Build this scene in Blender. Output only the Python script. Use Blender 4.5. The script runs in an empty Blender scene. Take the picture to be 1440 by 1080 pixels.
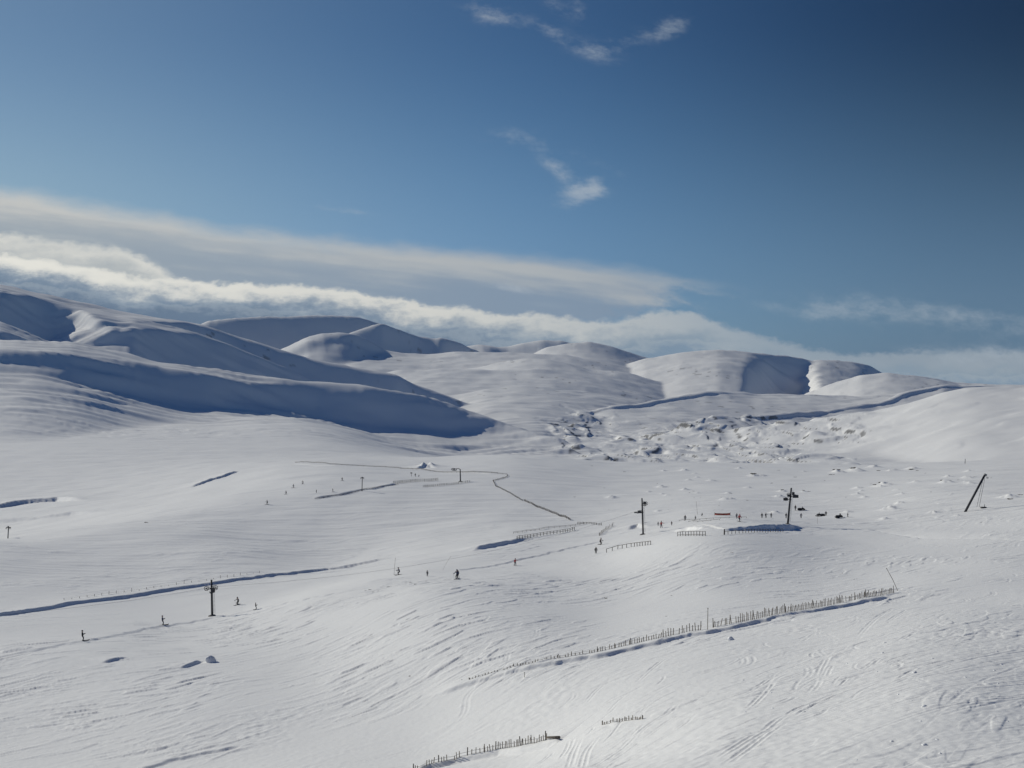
import bpy, bmesh, math, random
import numpy as np
from mathutils import Vector, Matrix, Euler

random.seed(7)
rng = np.random.default_rng(11)
scene = bpy.context.scene
C = scene.collection
PI = math.pi

# ------------------------------------------------------------------ camera
F = 1383.0          # focal length in photo pixels (1440 wide)
CX, VH = 720.0, 500.0   # principal column, eye-level row
cam_d = bpy.data.cameras.new('camera')
cam = bpy.data.objects.new('camera', cam_d)
C.objects.link(cam)
cam_d.sensor_width = 36.0
cam_d.lens = 36.0 * F / 1440.0
cam_d.shift_y = -(540.0 - VH) / 1440.0
cam_d.clip_start = 0.5
cam_d.clip_end = 60000
cam.rotation_euler = (PI / 2, 0, 0)
scene.camera = cam

# ------------------------------------------------------------------ numeric helpers
_T = rng.uniform(0, 2 * PI, (512, 512)).astype(np.float32)
_TC, _TS = np.cos(_T), np.sin(_T)


def noise(x, y, seed=0):
    """gradient noise, about -1..1"""
    x = np.asarray(x, np.float32) + 37.13 * seed
    y = np.asarray(y, np.float32) - 91.7 * seed
    xi, yi = np.floor(x), np.floor(y)
    fx, fy = x - xi, y - yi
    i = xi.astype(np.int32) & 511
    j = yi.astype(np.int32) & 511
    i1, j1 = (i + 1) & 511, (j + 1) & 511
    ux = fx * fx * fx * (fx * (fx * 6 - 15) + 10)
    uy = fy * fy * fy * (fy * (fy * 6 - 15) + 10)
    a = _TC[i, j] * fx + _TS[i, j] * fy
    b = _TC[i1, j] * (fx - 1) + _TS[i1, j] * fy
    c = _TC[i, j1] * fx + _TS[i, j1] * (fy - 1)
    d = _TC[i1, j1] * (fx - 1) + _TS[i1, j1] * (fy - 1)
    ab = a + ux * (b - a)
    cd = c + ux * (d - c)
    return (ab + uy * (cd - ab)) * 1.5


def sstep(a, b, x):
    t = np.clip((x - a) / (b - a), 0, 1)
    return t * t * (3 - 2 * t)


def gauss1(a, sigma, axis):
    if sigma <= 0:
        return a
    n = int(max(1, math.ceil(sigma * 3)))
    k = np.exp(-0.5 * (np.arange(-n, n + 1) / sigma) ** 2)
    k /= k.sum()
    pad = [(0, 0)] * a.ndim
    pad[axis] = (n, n)
    p = np.pad(a, pad, mode='edge')
    out = np.zeros_like(a)
    L = a.shape[axis]
    for q, w in enumerate(k):
        sl = [slice(None)] * a.ndim
        sl[axis] = slice(q, q + L)
        out += w * p[tuple(sl)]
    return out


def pchip(xk, yk, x):
    """monotone cubic interpolation"""
    xk, yk = np.asarray(xk, float), np.asarray(yk, float)
    h = np.diff(xk)
    dl = np.diff(yk) / h
    m = np.zeros_like(xk)
    for i in range(1, len(xk) - 1):
        if dl[i - 1] * dl[i] > 0:
            w1, w2 = 2 * h[i] + h[i - 1], h[i] + 2 * h[i - 1]
            m[i] = (w1 + w2) / (w1 / dl[i - 1] + w2 / dl[i])
    m[0], m[-1] = dl[0], dl[-1]
    k = np.clip(np.searchsorted(xk, x) - 1, 0, len(xk) - 2)
    t = np.clip((x - xk[k]) / h[k], -0.5, 1.5)
    return ((1 + 2 * t) * (1 - t) ** 2 * yk[k] + t * (1 - t) ** 2 * h[k] * m[k]
            + t * t * (3 - 2 * t) * yk[k + 1] + t * t * (t - 1) * h[k] * m[k + 1])


def spline_matrix(xk, x):
    """natural cubic spline as a linear operator"""
    n = len(xk)
    h = np.diff(xk)
    A = np.zeros((n, n))
    B = np.zeros((n, n))
    A[0, 0] = A[-1, -1] = 1
    for i in range(1, n - 1):
        A[i, i - 1], A[i, i], A[i, i + 1] = h[i - 1], 2 * (h[i - 1] + h[i]), h[i]
        B[i, i - 1], B[i, i], B[i, i + 1] = 6 / h[i - 1], -6 / h[i - 1] - 6 / h[i], 6 / h[i]
    M = np.linalg.solve(A, B)
    k = np.clip(np.searchsorted(xk, x) - 1, 0, n - 2)
    W = np.zeros((len(x), n))
    for r, (kk, xx) in enumerate(zip(k, x)):
        hh = h[kk]
        a, b = (xk[kk + 1] - xx) / hh, (xx - xk[kk]) / hh
        W[r, kk] += a
        W[r, kk + 1] += b
        W[r] += ((a ** 3 - a) * M[kk] + (b ** 3 - b) * M[kk + 1]) * hh * hh / 6
    return W


# ------------------------------------------------------------------ terrain grid (bearing x distance)
U = np.concatenate([np.arange(-640, -60, 7.0), np.arange(-60, 1500, 1.25), np.arange(1500, 2080, 7.0)])
D = np.concatenate([np.exp(np.arange(math.log(6.0), math.log(38), 0.0060)), np.exp(np.arange(math.log(38.1), math.log(300), 0.0021)),
                    np.exp(np.arange(math.log(300.7), math.log(1350), 0.0030)),
                    np.exp(np.arange(math.log(1354), math.log(2300), 0.0045)), np.exp(np.arange(math.log(2306), math.log(3600), 0.0024)), np.exp(np.arange(math.log(3612), math.log(11000), 0.005))])
NU, ND = len(U), len(D)
LD = np.log(D)
X = (D[:, None] * (U[None, :] - CX) / F).astype(np.float32)
Y = np.repeat(D[:, None], NU, 1).astype(np.float32)

# near slope: for bearings u, the photo row seen at each distance
NEAR = {
    0:    [(6, 1350), (25, 1300), (60, 1180), (95, 1082), (130, 979), (160, 913), (190, 880), (240, 838), (300, 785), (340, 761), (390, 757), (500, 752), (600, 728), (800, 687), (1100, 641), (1200, 629), (1400, 612), (1800, 590)],
    150:  [(6, 1350), (25, 1290), (60, 1165), (93, 1080), (130, 970), (160, 913), (186, 890), (240, 846), (300, 795), (340, 765), (385, 740), (440, 736), (600, 712), (800, 680), (1100, 640), (1200, 628), (1400, 611), (1800, 590)],
    300:  [(6, 1350), (25, 1280), (60, 1155), (90, 1080), (130, 960), (170, 905), (215, 866), (250, 838), (300, 795), (350, 760), (400, 736), (470, 708), (600, 688), (800, 662), (1100, 639), (1200, 628), (1400, 611), (1800, 590)],
    450:  [(6, 1350), (25, 1265), (60, 1140), (85, 1080), (130, 950), (170, 880), (210, 840), (250, 822), (300, 802), (340, 780), (400, 742), (470, 700), (560, 674), (650, 660), (800, 649), (1100, 640), (1200, 629), (1400, 613), (1800, 595)],
    600:  [(6, 1350), (25, 1240), (55, 1130), (80, 1080), (110, 975), (150, 868), (190, 826), (240, 804), (300, 782), (360, 755), (430, 720), (510, 690), (620, 668), (760, 655), (900, 648), (1100, 643), (1300, 646), (1800, 634)],
    720:  [(6, 1350), (22, 1235), (45, 1130), (72, 1080), (95, 990), (115, 930), (150, 858), (190, 823), (250, 797), (300, 770), (350, 748), (430, 718), (520, 690), (620, 668), (760, 652), (920, 642), (1050, 640), (1300, 655), (1700, 648), (2600, 610)],
    850:  [(6, 1350), (20, 1235), (40, 1125), (60, 1080), (76, 1012), (105, 930), (130, 888), (180, 830), (225, 798), (270, 775), (310, 757), (350, 742), (430, 718), (550, 690), (700, 668), (850, 655), (980, 648), (1250, 668), (1700, 652), (2600, 608)],
    1000: [(6, 1400), (25, 1215), (50, 1080), (70, 990), (95, 922), (119, 884), (150, 842), (185, 803), (212, 771), (238, 751), (290, 735), (350, 722), (430, 704), (550, 685), (700, 668), (850, 657), (980, 651), (1250, 670), (1700, 654), (2600, 606)],
    1150: [(6, 1400), (25, 1210), (45, 1080), (62, 995), (85, 925), (110, 880), (140, 846), (175, 812), (220, 775), (272, 744), (315, 731), (362, 721), (430, 702), (550, 682), (700, 667), (850, 658), (980, 653), (1250, 670), (1700, 650), (2600, 605)],
    1300: [(6, 1400), (25, 1205), (43, 1078), (58, 985), (78, 918), (100, 873), (125, 848), (152, 822), (192, 790), (238, 758), (290, 729), (330, 712), (375, 698), (450, 682), (600, 667), (780, 656), (900, 651), (1200, 668), (1700, 650), (2600, 605)],
    1440: [(6, 1400), (25, 1195), (42, 1080), (58, 985), (80, 905), (100, 865), (118, 846), (140, 826), (170, 799), (205, 769), (250, 732), (300, 708), (350, 693), (450, 675), (600, 659), (780, 648), (900, 645), (1200, 664), (1700, 650), (2600, 605)],
}
us = sorted(NEAR)
cols = []
for u in us:
    dd, vv = zip(*NEAR[u])
    cols.append(pchip(np.log(dd), vv, np.minimum(LD, math.log(dd[-1]))))
cols = np.array(cols).T                                   # ND x ncol
xk = np.array([-700.0] + us + [2140.0])
cols = np.concatenate([cols[:, :1], cols, cols[:, -1:]], 1)
V = cols @ spline_matrix(xk, U).T
V = gauss1(V, 9, 0)
VNEAR = V.copy()
Z = -(V - VH) / F * D[:, None]
# the frozen loch: level
lochm = np.exp(-(((X + 420) / 200) ** 2 + ((Y - 1240) / 75) ** 2) ** 2)
Z = Z + lochm * (-112 - Z)
Znear = Z.copy()


def curve(pts, sig=5.0):
    p = np.array(sorted(pts), float)
    uu = np.arange(-800, 2240, 2.0)
    y = np.interp(uu, p[:, 0], p[:, 1])
    y = gauss1(y, sig / 2.0, 0)
    return np.interp(U, uu, y)


def smax(a, b, k):
    h = np.maximum(k - np.abs(a - b), 0) / k
    return np.maximum(a, b) + h * h * k * 0.25


ZH = np.full_like(Z, -400.0)


def layer(crest, dist, p1, p2, s1=0.2, s2=0.7, s3=0.2, back=0.3, sig=5.0, k=0.0035, round_=0.9, latsm=0, s1w=30, wob=0):
    """a hill: crest line (u,row) at dist (u,d); below it p1 px of gentle snow, p2 px of steep face, then slope s3"""
    global ZH
    vc = curve(crest, sig)
    dc = curve(dist, 60)
    P1 = np.maximum(curve(p1, 8), 0.01) if p1 else np.zeros(NU) + 0.01
    P2 = np.maximum(curve(p2, 8), 0.01) if p2 else np.zeros(NU) + 0.01
    s1 = (curve(s1, s1w) if isinstance(s1, list) else s1) + np.clip((VH - vc) / F, 0, 0.1)
    S3 = curve(s3, s1w) if isinstance(s3, list) else s3
    zc = -(vc - VH) / F * dc

    def step(z0, d0, v, s):
        q = -(v - VH) / F
        den = q - s
        d = (z0 - s * d0) / np.where(np.abs(den) < 1e-6, 1e-6, den)
        d = np.minimum(d, d0)
        d = np.where(d < d0 * 0.4, d0 * 0.4, d)
        return q * d, d
    # where the ground would not rise along the sightline the step is clamped
    z1, d1 = step(zc, dc, vc + P1, s1)
    z2, d2 = step(z1, d1, vc + P1 + P2, s2)
    Dg = D[:, None]
    z = np.where(Dg >= dc, zc - back * (Dg - dc),
        np.where(Dg >= d1, zc - (zc - z1) * (dc - Dg) / np.maximum(dc - d1, 0.01),
        np.where(Dg >= d2, z1 - (z1 - z2) * (d1 - Dg) / np.maximum(d1 - d2, 0.01),
                 z2 - S3 * (d2 - Dg))))
    lo = max(0, np.searchsorted(D, dc.min() * 0.3))
    z[lo:] = gauss1(z[lo:], round_, 0)
    if wob:
        mid_ = float(np.median(dc))
        for q in range(lo, ND):
            t_ = (mid_ - D[q]) / 130.0
            sh_ = wob * (noise(np.array([t_]), np.array([0.37]), 95)[0] + 0.6 * noise(np.array([t_ * 2.7]), np.array([0.71]), 96)[0]) * np.clip(t_ + 3.5, 0, 1)
            z[q] = np.interp(U + sh_ * sstep(1040, 1090, U) * sstep(1180, 1150, U), U, z[q])
    if latsm:
        z[lo:] = gauss1(z[lo:], latsm, 1)
    zb = z.copy()
    zb[lo:] = gauss1(z[lo:], 34, 1)
    low = d2 if p2 else d1
    tt = sstep(0.0, 0.07, (low[None, :] - Dg) / dc[None, :]) * (0 if s1w < 10 else 1)
    z = z * (1 - tt) + zb * tt
    z = np.maximum(z, -400)
    ZH = smax(ZH, z, k * Dg)


# ---- left ridges
OUTR = 5000
layer([(-700, 520), (-300, 440), (-90, 398), (0, 398), (33, 405), (100, 422), (160, 433), (217, 443), (283, 453), (317, 465), (383, 485), (433, 502), (480, 512), (557, 528), (580, 540), (630, 557), (680, 573), (713, 581), (770, 600), (830, 620), (870, 640), (930, 668), (1000, 760), (1200, 1200)],
      [(-700, 2350), (0, 2650), (300, 2850), (480, 2950), (640, 2990), (735, 3080), (790, 2560), (830, 2230), (870, 2100), (1200, 2000)],
      [(-700, 16), (0, 15), (37, 12), (67, 10), (110, 13), (133, 20), (160, 24), (190, 20), (220, 12), (260, 6), (330, 3), (560, 2.5), (700, 4), (740, 25), (900, 25)],
      [(-700, 80), (0, 70), (133, 50), (300, 70), (650, 70), (715, 22), (760, 2), (900, 2)], s1=[(-700, 0.10), (150, 0.10), (480, 0.09), (2000, 0.09)], s2=0.88, s3=[(-700, 0.35), (660, 0.35), (740, 0.12), (2000, 0.12)], sig=4, round_=2.4)
# shoulder in front of the upper ridge
layer([(-700, 900), (-60, 560), (30, 492), (80, 470), (110, 460), (140, 453), (187, 449), (230, 459), (277, 469), (320, 484), (360, 500), (420, 528), (480, 560), (600, 800), (1200, 1500)],
      [(-700, 2100), (0, 2400), (187, 2520), (480, 2700)],
      [(-700, 6), (80, 7), (140, 11), (187, 12), (240, 7), (277, 4), (330, 2), (480, 1)],
      [(-700, 60), (480, 60)], s1=0.13, s2=0.72, s3=0.4, sig=4, round_=2.0)
# small lit spur
layer([(-700, 900), (100, 520), (137, 482), (150, 478), (170, 474), (187, 474), (198, 478), (215, 492), (260, 560), (500, 1200)],
      [(-700, 2060), (0, 2310), (480, 2560)], [(-700, 3), (140, 5), (180, 5), (200, 1), (900, 1)], [(-700, 60), (480, 60)], s1=0.15, s2=0.72, s3=0.4, sig=3)
# left foreland ridge
layer([(-700, 540), (-250, 480), (-60, 447), (0, 452), (30, 463), (63, 477), (100, 492), (160, 530), (300, 800), (1200, 1500)],
      [(-700, 1980), (0, 2240), (480, 2480)], [(-700, 14), (0, 13), (63, 9), (200, 5)], [(-700, 30), (480, 30)], s1=0.10, s2=0.7, s3=0.4, sig=4)
# lower ridge
layer([(-700, 540), (-300, 500), (-90, 478), (0, 478), (100, 483), (160, 493), (200, 502), (267, 513), (333, 523), (400, 534), (420, 535), (480, 538), (517, 540), (580, 553), (607, 560), (647, 573), (713, 593), (780, 616), (870, 642), (930, 668), (1000, 760), (1200, 1200)],
      [(-700, 1750), (0, 2020), (300, 2150), (480, 2220), (690, 2300), (745, 2330), (800, 2090), (870, 1930), (1200, 1800)],
      [(-700, 15), (0, 15), (150, 13), (300, 12), (380, 9), (440, 4), (560, 2.5), (640, 3), (700, 3), (760, 5), (900, 5)],
      [(-700, 32), (0, 31), (50, 30), (117, 43), (183, 47), (283, 47), (350, 38), (400, 36), (417, 38), (480, 54), (515, 62), (563, 52), (620, 40), (660, 29), (700, 20), (740, 10), (775, 3), (800, 1), (900, 1)],
      s1=[(-700, 0.09), (300, 0.10), (440, 0.14), (640, 0.11), (2000, 0.08)], s2=0.82, s3=[(-700, 0.2), (0, 0.165), (200, 0.115), (2000, 0.11)], sig=4, round_=2.4)
# ---- far left mountains
layer([(-700, 560), (200, 480), (293, 452), (330, 447), (383, 444), (440, 442), (500, 443), (520, 449), (545, 458), (580, 475), (650, 510), (900, 620)],
      [(-700, 4000), (293, 5900), (580, 6700), (900, 7000)], [(-700, 1.5), (900, 1.5)], [(-700, 90), (900, 90)], s1=0.3, s2=0.72, s3=0.4, k=0.002, sig=4)
layer([(-700, 700), (380, 510), (440, 486), (480, 472), (505, 461), (525, 455), (537, 453), (560, 462), (585, 470), (610, 475), (618, 473), (633, 477), (647, 481), (665, 489), (680, 496), (760, 540)],
      [(-700, 3500), (440, 4900), (680, 5600), (900, 6000)], [(-700, 1), (480, 1), (600, 1), (612, 5), (628, 7), (640, 3), (660, 1)], [(-700, 70), (900, 70)], s1=0.3, s2=0.74, s3=0.3, k=0.002, sig=3)
layer([(-700, 700), (340, 520), (400, 489), (415, 481), (433, 473), (455, 468), (480, 467), (497, 468), (520, 478), (560, 505), (700, 600)],
      [(-700, 3500), (400, 4450), (520, 4800), (900, 5400)], [(-700, 9), (430, 9), (480, 7), (510, 2), (900, 2)], [(-700, 12), (900, 12)], s1=0.22, s2=0.66, s3=0.25, k=0.002, sig=3)
layer([(-700, 800), (380, 520), (430, 495), (447, 487), (465, 483), (485, 482), (500, 483), (530, 490), (573, 498), (600, 499), (640, 496), (680, 497), (713, 496), (753, 497), (800, 500), (900, 520), (1100, 600)],
      [(-700, 4900), (900, 4900)], None, None, s1=0.15, s2=0.15, s3=0.13, k=0.003, sig=4)
layer([(-700, 600), (600, 495), (645, 487), (663, 484), (680, 483), (700, 486), (713, 485), (740, 479), (763, 476), (790, 479), (830, 492), (900, 510), (1400, 600)],
      [(-700, 7600), (1400, 7600)], [(-700, 6), (690, 6), (705, 2), (730, 2), (738, 1)], [(-700, 2), (690, 3), (705, 14), (735, 20), (800, 20)], s1=0.2, s2=0.7, s3=0.3, k=0.001, sig=3)
# ---- far right domes
layer([(-700, 800), (700, 520), (752, 496), (767, 488), (790, 483), (810, 481), (830, 481), (863, 487), (890, 496), (913, 502), (933, 509), (1000, 540)],
      [(-700, 5300), (840, 5300), (935, 5650), (1400, 5800)], None, None, s1=0.2, s2=0.6, s3=0.16, k=0.003, sig=4)
layer([(-700, 800), (560, 540), (640, 521), (690, 511), (730, 503), (763, 502), (797, 507), (830, 517), (873, 520), (913, 532), (960, 545), (1100, 600)],
      [(-700, 4300), (1400, 4300)], None, None, s1=0.13, s2=0.15, s3=0.12, k=0.004, sig=8)
layer([(-700, 800), (800, 540), (860, 520), (905, 505), (960, 495), (1010, 491), (1043, 494), (1067, 495), (1100, 499), (1127, 504), (1137, 506), (1150, 505), (1167, 505), (1200, 508), (1220, 513), (1237, 523), (1290, 550), (1400, 600)],
      [(-700, 5000), (1000, 5050), (1065, 5050), (1135, 5430), (1180, 5430), (1240, 5700), (1400, 6000)], None, None,
      s1=[(-700, 0.15), (1050, 0.15), (1070, 0.24), (1090, 0.44), (1128, 0.46), (1142, 0.17), (1400, 0.16)], s2=0.3, s3=[(-700, 0.15), (1050, 0.15), (1070, 0.24), (1090, 0.44), (1128, 0.46), (1142, 0.17), (1400, 0.16)],
      k=0.001, sig=4, round_=0.8, latsm=1.5, s1w=6, wob=7)
layer([(-700, 900), (1060, 620), (1100, 575), (1140, 551), (1167, 540), (1190, 533), (1210, 527), (1250, 523), (1277, 528), (1327, 535), (1360, 542), (1440, 556), (1700, 620)],
      [(-700, 4500), (1400, 4500), (2000, 4500)], None, None, s1=0.14, s2=0.15, s3=0.13, k=0.003, sig=4)
layer([(-700, 700), (1100, 560), (1240, 537), (1277, 527), (1300, 529), (1340, 537), (1400, 541), (1600, 535), (2100, 500)],
      [(-700, 7200), (2100, 7200)], [(-700, 2), (2100, 2)], [(-700, 30), (2100, 30)], s1=0.25, s2=0.6, s3=0.3, k=0.001, sig=4)
# ---- low swells across the moor
layer([(-700, 900), (470, 560), (520, 527), (560, 519), (610, 520), (690, 522), (760, 520), (817, 526), (870, 540), (930, 552), (1000, 590), (1200, 700)],
      [(-700, 3500), (560, 3850), (900, 4100), (1700, 4100)], None, None, s1=0.10, s2=0.15, s3=0.10, k=0.002, sig=6, latsm=3)
layer([(-700, 900), (560, 600), (620, 560), (690, 547), (740, 543), (800, 549), (850, 554), (900, 562), (1000, 600), (1200, 700)],
      [(-700, 2900), (620, 3150), (900, 3400), (1700, 3400)], None, None, s1=0.09, s2=0.15, s3=0.09, k=0.002, sig=6, latsm=3)
# ---- mid moor, ends in a shaded stream bank
layer([(-700, 900), (700, 640), (790, 590), (860, 569), (897, 566), (927, 561), (960, 556), (993, 552), (1023, 553), (1060, 556), (1140, 553), (1200, 556), (1280, 552), (1400, 560), (1700, 600)],
      [(-700, 2000), (860, 2900), (960, 3200), (1023, 3400), (1200, 3550), (1700, 3700)], [(-700, 3), (790, 3), (880, 2), (1010, 3), (1700, 3)], [(-700, 1), (820, 1), (860, 2.5), (890, 4), (960, 3.2), (1000, 3), (1030, 1), (1700, 1)], s1=0.13, s2=0.95, s3=0.12, k=0.0008, sig=3, round_=0.35)
layer([(-700, 900), (860, 640), (950, 600), (1000, 588), (1053, 584), (1093, 581), (1130, 580), (1160, 576), (1190, 571), (1233, 566), (1277, 553), (1327, 542), (1370, 543), (1440, 552), (1700, 560)],
      [(-700, 1500), (1000, 2450), (1190, 2950), (1327, 3450), (1700, 4200)], [(-700, 3), (1700, 3)], [(-700, 1), (1040, 1), (1055, 3.5), (1110, 3.6), (1160, 3), (1200, 1.2), (1230, 2.6), (1277, 4), (1315, 3.5), (1335, 1), (1700, 1)], s1=0.13, s2=0.95, s3=0.12, k=0.0008, sig=3, round_=0.35)
# ---- near right hill
layer([(-700, 1000), (900, 680), (1000, 622), (1053, 600), (1110, 594), (1160, 588), (1200, 582), (1240, 574), (1277, 566), (1327, 551), (1360, 545), (1393, 543), (1440, 543), (1650, 530), (2100, 480)],
      [(-700, 2350), (1100, 2350), (1440, 2250), (2100, 2150)], None, None, s1=0.13, s2=0.13, s3=0.13, k=0.004, sig=5)

Z = smax(Znear, ZH, 0.0045 * Y)
Z = gauss1(Z, 1.2, 1)

# ---- what the eye meets first on the smooth ground (row -> distance)
VV = VH - F * Z / D[:, None]
VMIN = np.minimum.accumulate(VV, 0)


def hit(u, v, dmin=6.0):
    i = int(np.argmin(np.abs(U - u)))
    col = VV[:, i]
    k0 = np.searchsorted(D, dmin)
    k = np.nonzero(col[k0:] <= v)[0]
    k = k0 + (int(k[0]) if len(k) else ND - 1 - k0)
    if k > 0 and col[k - 1] > v:
        t = (col[k - 1] - v) / (col[k - 1] - col[k])
        d = D[k - 1] + t * (D[k] - D[k - 1])
    else:
        d = D[k]
    return (u - CX) / F * d, d


# ------------------------------------------------------------------ relief
def lod(wl):
    """fade a wavelength out where the grid can no longer carry it"""
    return sstep(1.2, 3.0, wl / (Y * 0.0022))


def streak(ang, ls, lt, seed):
    ca, sa = math.cos(ang), math.sin(ang)
    return noise((X * ca + Y * sa) / ls, (-X * sa + Y * ca) / lt, seed)


nearw = sstep(1500, 1000, Y)
big = noise(X / 60, Y / 60, 1)
mask = np.clip(0.55 + 0.9 * noise(X / 35, Y / 50, 2), 0, 1.3)
R = np.zeros_like(Z)
R += nearw * (0.45 * noise(X / 28, Y / 34, 3) + 0.08 * noise(X / 11, Y / 13, 4)) * sstep(10, 60, Y)
A = math.radians(33)
hu_ = X / Y * F + CX
g1 = np.interp(hu_, [300, 560, 660, 840, 1000, 1160, 1260, 1500], [1060, 1000, 972, 930, 894, 862, 842, 800])
g2 = np.interp(hu_, [300, 560, 790, 905, 1100, 1300, 1500], [1140, 1078, 1030, 1002, 940, 885, 830])
groomed = sstep(0, 10, VV - g1) * sstep(8, -12, VV - g2)
t1 = np.interp(hu_, [-100, 0, 300, 560, 700, 860], [884, 868, 830, 792, 778, 752])
t2 = np.interp(hu_, [-100, 0, 300, 560, 700, 860], [930, 915, 866, 812, 796, 764])
groomed = np.maximum(groomed, 0.8 * sstep(0, 6, VV - t1) * sstep(4, -8, VV - t2))
for ang_, sd_ in ((20, 100), (36, 120), (55, 140)):
    a_ = math.radians(ang_)
    wp = 0.9 * noise(X / 9, Y / 9, sd_ + 1) + 2.0 * noise(X / 37, Y / 37, sd_ + 2)
    S_, T_ = X * math.cos(a_) + Y * math.sin(a_) + wp, -X * math.sin(a_) + Y * math.cos(a_) + 0.5 * wp
    m_ = nearw * sstep(-0.4, 0.3, noise(X / 32, Y / 42, sd_ + 3)) * np.clip(0.55 + 0.8 * noise(X / 12, Y / 16, sd_ + 4), 0, 1.2)
    m_ = m_ * (1.08 + 0.45 * sstep(40, -40, X)) * (1 - 0.72 * groomed) * np.clip(Y / 115, 0.3, 1)
    R += m_ * lod(1.2) * (0.035 * noise(S_ / 6, T_ / 1.2, sd_ + 5) + 0.10 * sstep(0.30, 0.40, noise(S_ / 7, T_ / 1.5, sd_ + 6)))
    R += m_ * lod(0.6) * (0.028 * noise(S_ / 2.8, T_ / 0.5, sd_ + 7) + 0.05 * sstep(0.28, 0.42, noise(S_ / 3.4, T_ / 0.75, sd_ + 8)) - 0.05 * sstep(0.42, 0.6, noise(S_ / 1.9, T_ / 0.55, sd_ + 9)))
    R += m_ * lod(2.6) * 0.07 * sstep(0.32, 0.44, noise(S_ / 15, T_ / 2.8, sd_ + 10)) * sstep(120, 200, Y)
R += nearw * 0.022 * lod(0.45) * noise(X / 0.55, Y / 0.55, 9)
R += nearw * 0.03 * lod(0.8) * noise(X / 1.2, Y / 1.0, 11) * sstep(0, 0.4, noise(X / 20, Y / 24, 27))
# rough churned snow close by
churn = sstep(0.15, 0.7, noise(X / 14, Y / 9, 10)) * sstep(170, 90, Y) * np.clip(Y / 110, 0.25, 1)
R += churn * 0.07 * lod(0.7) * noise(X / 0.9, Y / 0.8, 12)
lump = sstep(0.62, 0.95, noise(X / 1.6, Y / 1.6, 13)) * sstep(140, 60, Y) * sstep(0.0, 0.5, noise(X / 11, Y / 7, 14))
R += 0.11 * lump
# fine lines on the slope beyond the bank
R += sstep(230, 300, Y) * sstep(520, 420, Y) * (0.16 * sstep(0.05, 0.3, streak(math.radians(6), 26, 3.6, 80)) + 0.10 * streak(math.radians(10), 14, 2.2, 81))
# wind drifts on the mid slopes
R += sstep(250, 420, Y) * nearw * 0.3 * streak(math.radians(12), 60, 9, 15)
R += sstep(350, 600, Y) * sstep(1500, 1100, Y) * 0.7 * streak(math.radians(-8), 140, 26, 16)
# hills
farw = sstep(1300, 1700, Y)
fs = np.clip(Y / 2000, 0.6, 1.1)
R += farw * fs * (2.0 * noise(X / 230, Y / 230, 17) + 8.0 * noise(X / 620, Y / 330, 85) * sstep(2300, 3000, Y) + 3.0 * sstep(0.0, 0.35, noise(X / 260, Y / 150, 86)) + 1.2 * sstep(0.1, 0.35, noise(X / 110, Y / 60, 87)) + 1.7 * noise(X / 70, Y / 80, 18))
R += farw * fs * (1.1 * streak(math.radians(20), 120, 30, 19) + 0.45 * streak(math.radians(25), 60, 12, 20)) * np.clip(0.5 + noise(X / 300, Y / 300, 21), 0, 1.2)
R += farw * sstep(2900, 2400, Y) * sstep(0, -200, X - 0.12 * Y) * (5.0 * streak(math.radians(24), 220, 30, 70) + 3.0 * streak(math.radians(20), 110, 15, 71) + 1.2 * streak(math.radians(24), 60, 8, 73)) * np.clip(0.6 + noise(X / 200, Y / 200, 72), 0, 1.3)
# foot of the left ridge: wind-cut ribs
foot = np.exp(-(((X + 560) / 420) ** 2 + ((Y - 1430) / 130) ** 2))
R += foot * (1.2 * streak(math.radians(8), 110, 16, 22) + 1.3 * sstep(0.15, 0.4, streak(math.radians(-6), 45, 11, 74)) + 0.6 * np.abs(noise(X / 26, Y / 18, 23)))
Z = Z + R

# peat hags on the valley floor
hu = (X / Y) * F + CX
hagm = sstep(750, 810, hu) * sstep(1290, 1120, hu) * sstep(1500, 1800, Y) * sstep(3300, 2500, Y)
hagm *= sstep(900, 800, hu) * 1.0 + sstep(800, 900, hu) * sstep(3000, 2300, Y)
hagm = np.maximum(hagm, 0.9 * sstep(1150, 1180, hu) * sstep(1330, 1240, hu) * sstep(1000, 1030, Y) * sstep(1400, 1300, Y))
hw = 20 * noise(X / 60, Y / 60, 33)
hagm = hagm * sstep(566, 585, VV + sstep(1000, 900, hu) * 12)
h1 = noise((X + hw) / 80, (Y + 0.5 * X + hw) / 125, 30)
h2 = noise((X + hw) / 38, (Y + 0.4 * X) / 66, 31)
h3 = noise(X / 150, Y / 300, 34)
hz = hagm * np.clip(0.75 + 0.9 * h3, 0.15, 1.3) * (6.6 * sstep(0.02, 0.27, h1) + 3.0 * sstep(0.08, 0.29, h2) - 1.8 * sstep(-0.2, -0.45, h2) - 2.5)
Z = Z + hz


# ------------------------------------------------------------------ drifts, banks, grooves traced along lines on the slope
def plan(pts, dmin=6.0):
    return np.array([hit(u, v, dmin) for u, v in pts])


def window(P, pad):
    i0 = max(0, np.searchsorted(D, P[:, 1].min() - pad))
    i1 = min(ND, np.searchsorted(D, P[:, 1].max() + pad) + 1)
    us_ = CX + F * np.concatenate([(P[:, 0] - pad) / P[:, 1], (P[:, 0] + pad) / P[:, 1]])
    j0 = max(0, np.searchsorted(U, us_.min()))
    j1 = min(NU, np.searchsorted(U, us_.max()) + 1)
    return slice(i0, i1), slice(j0, j1)


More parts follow.
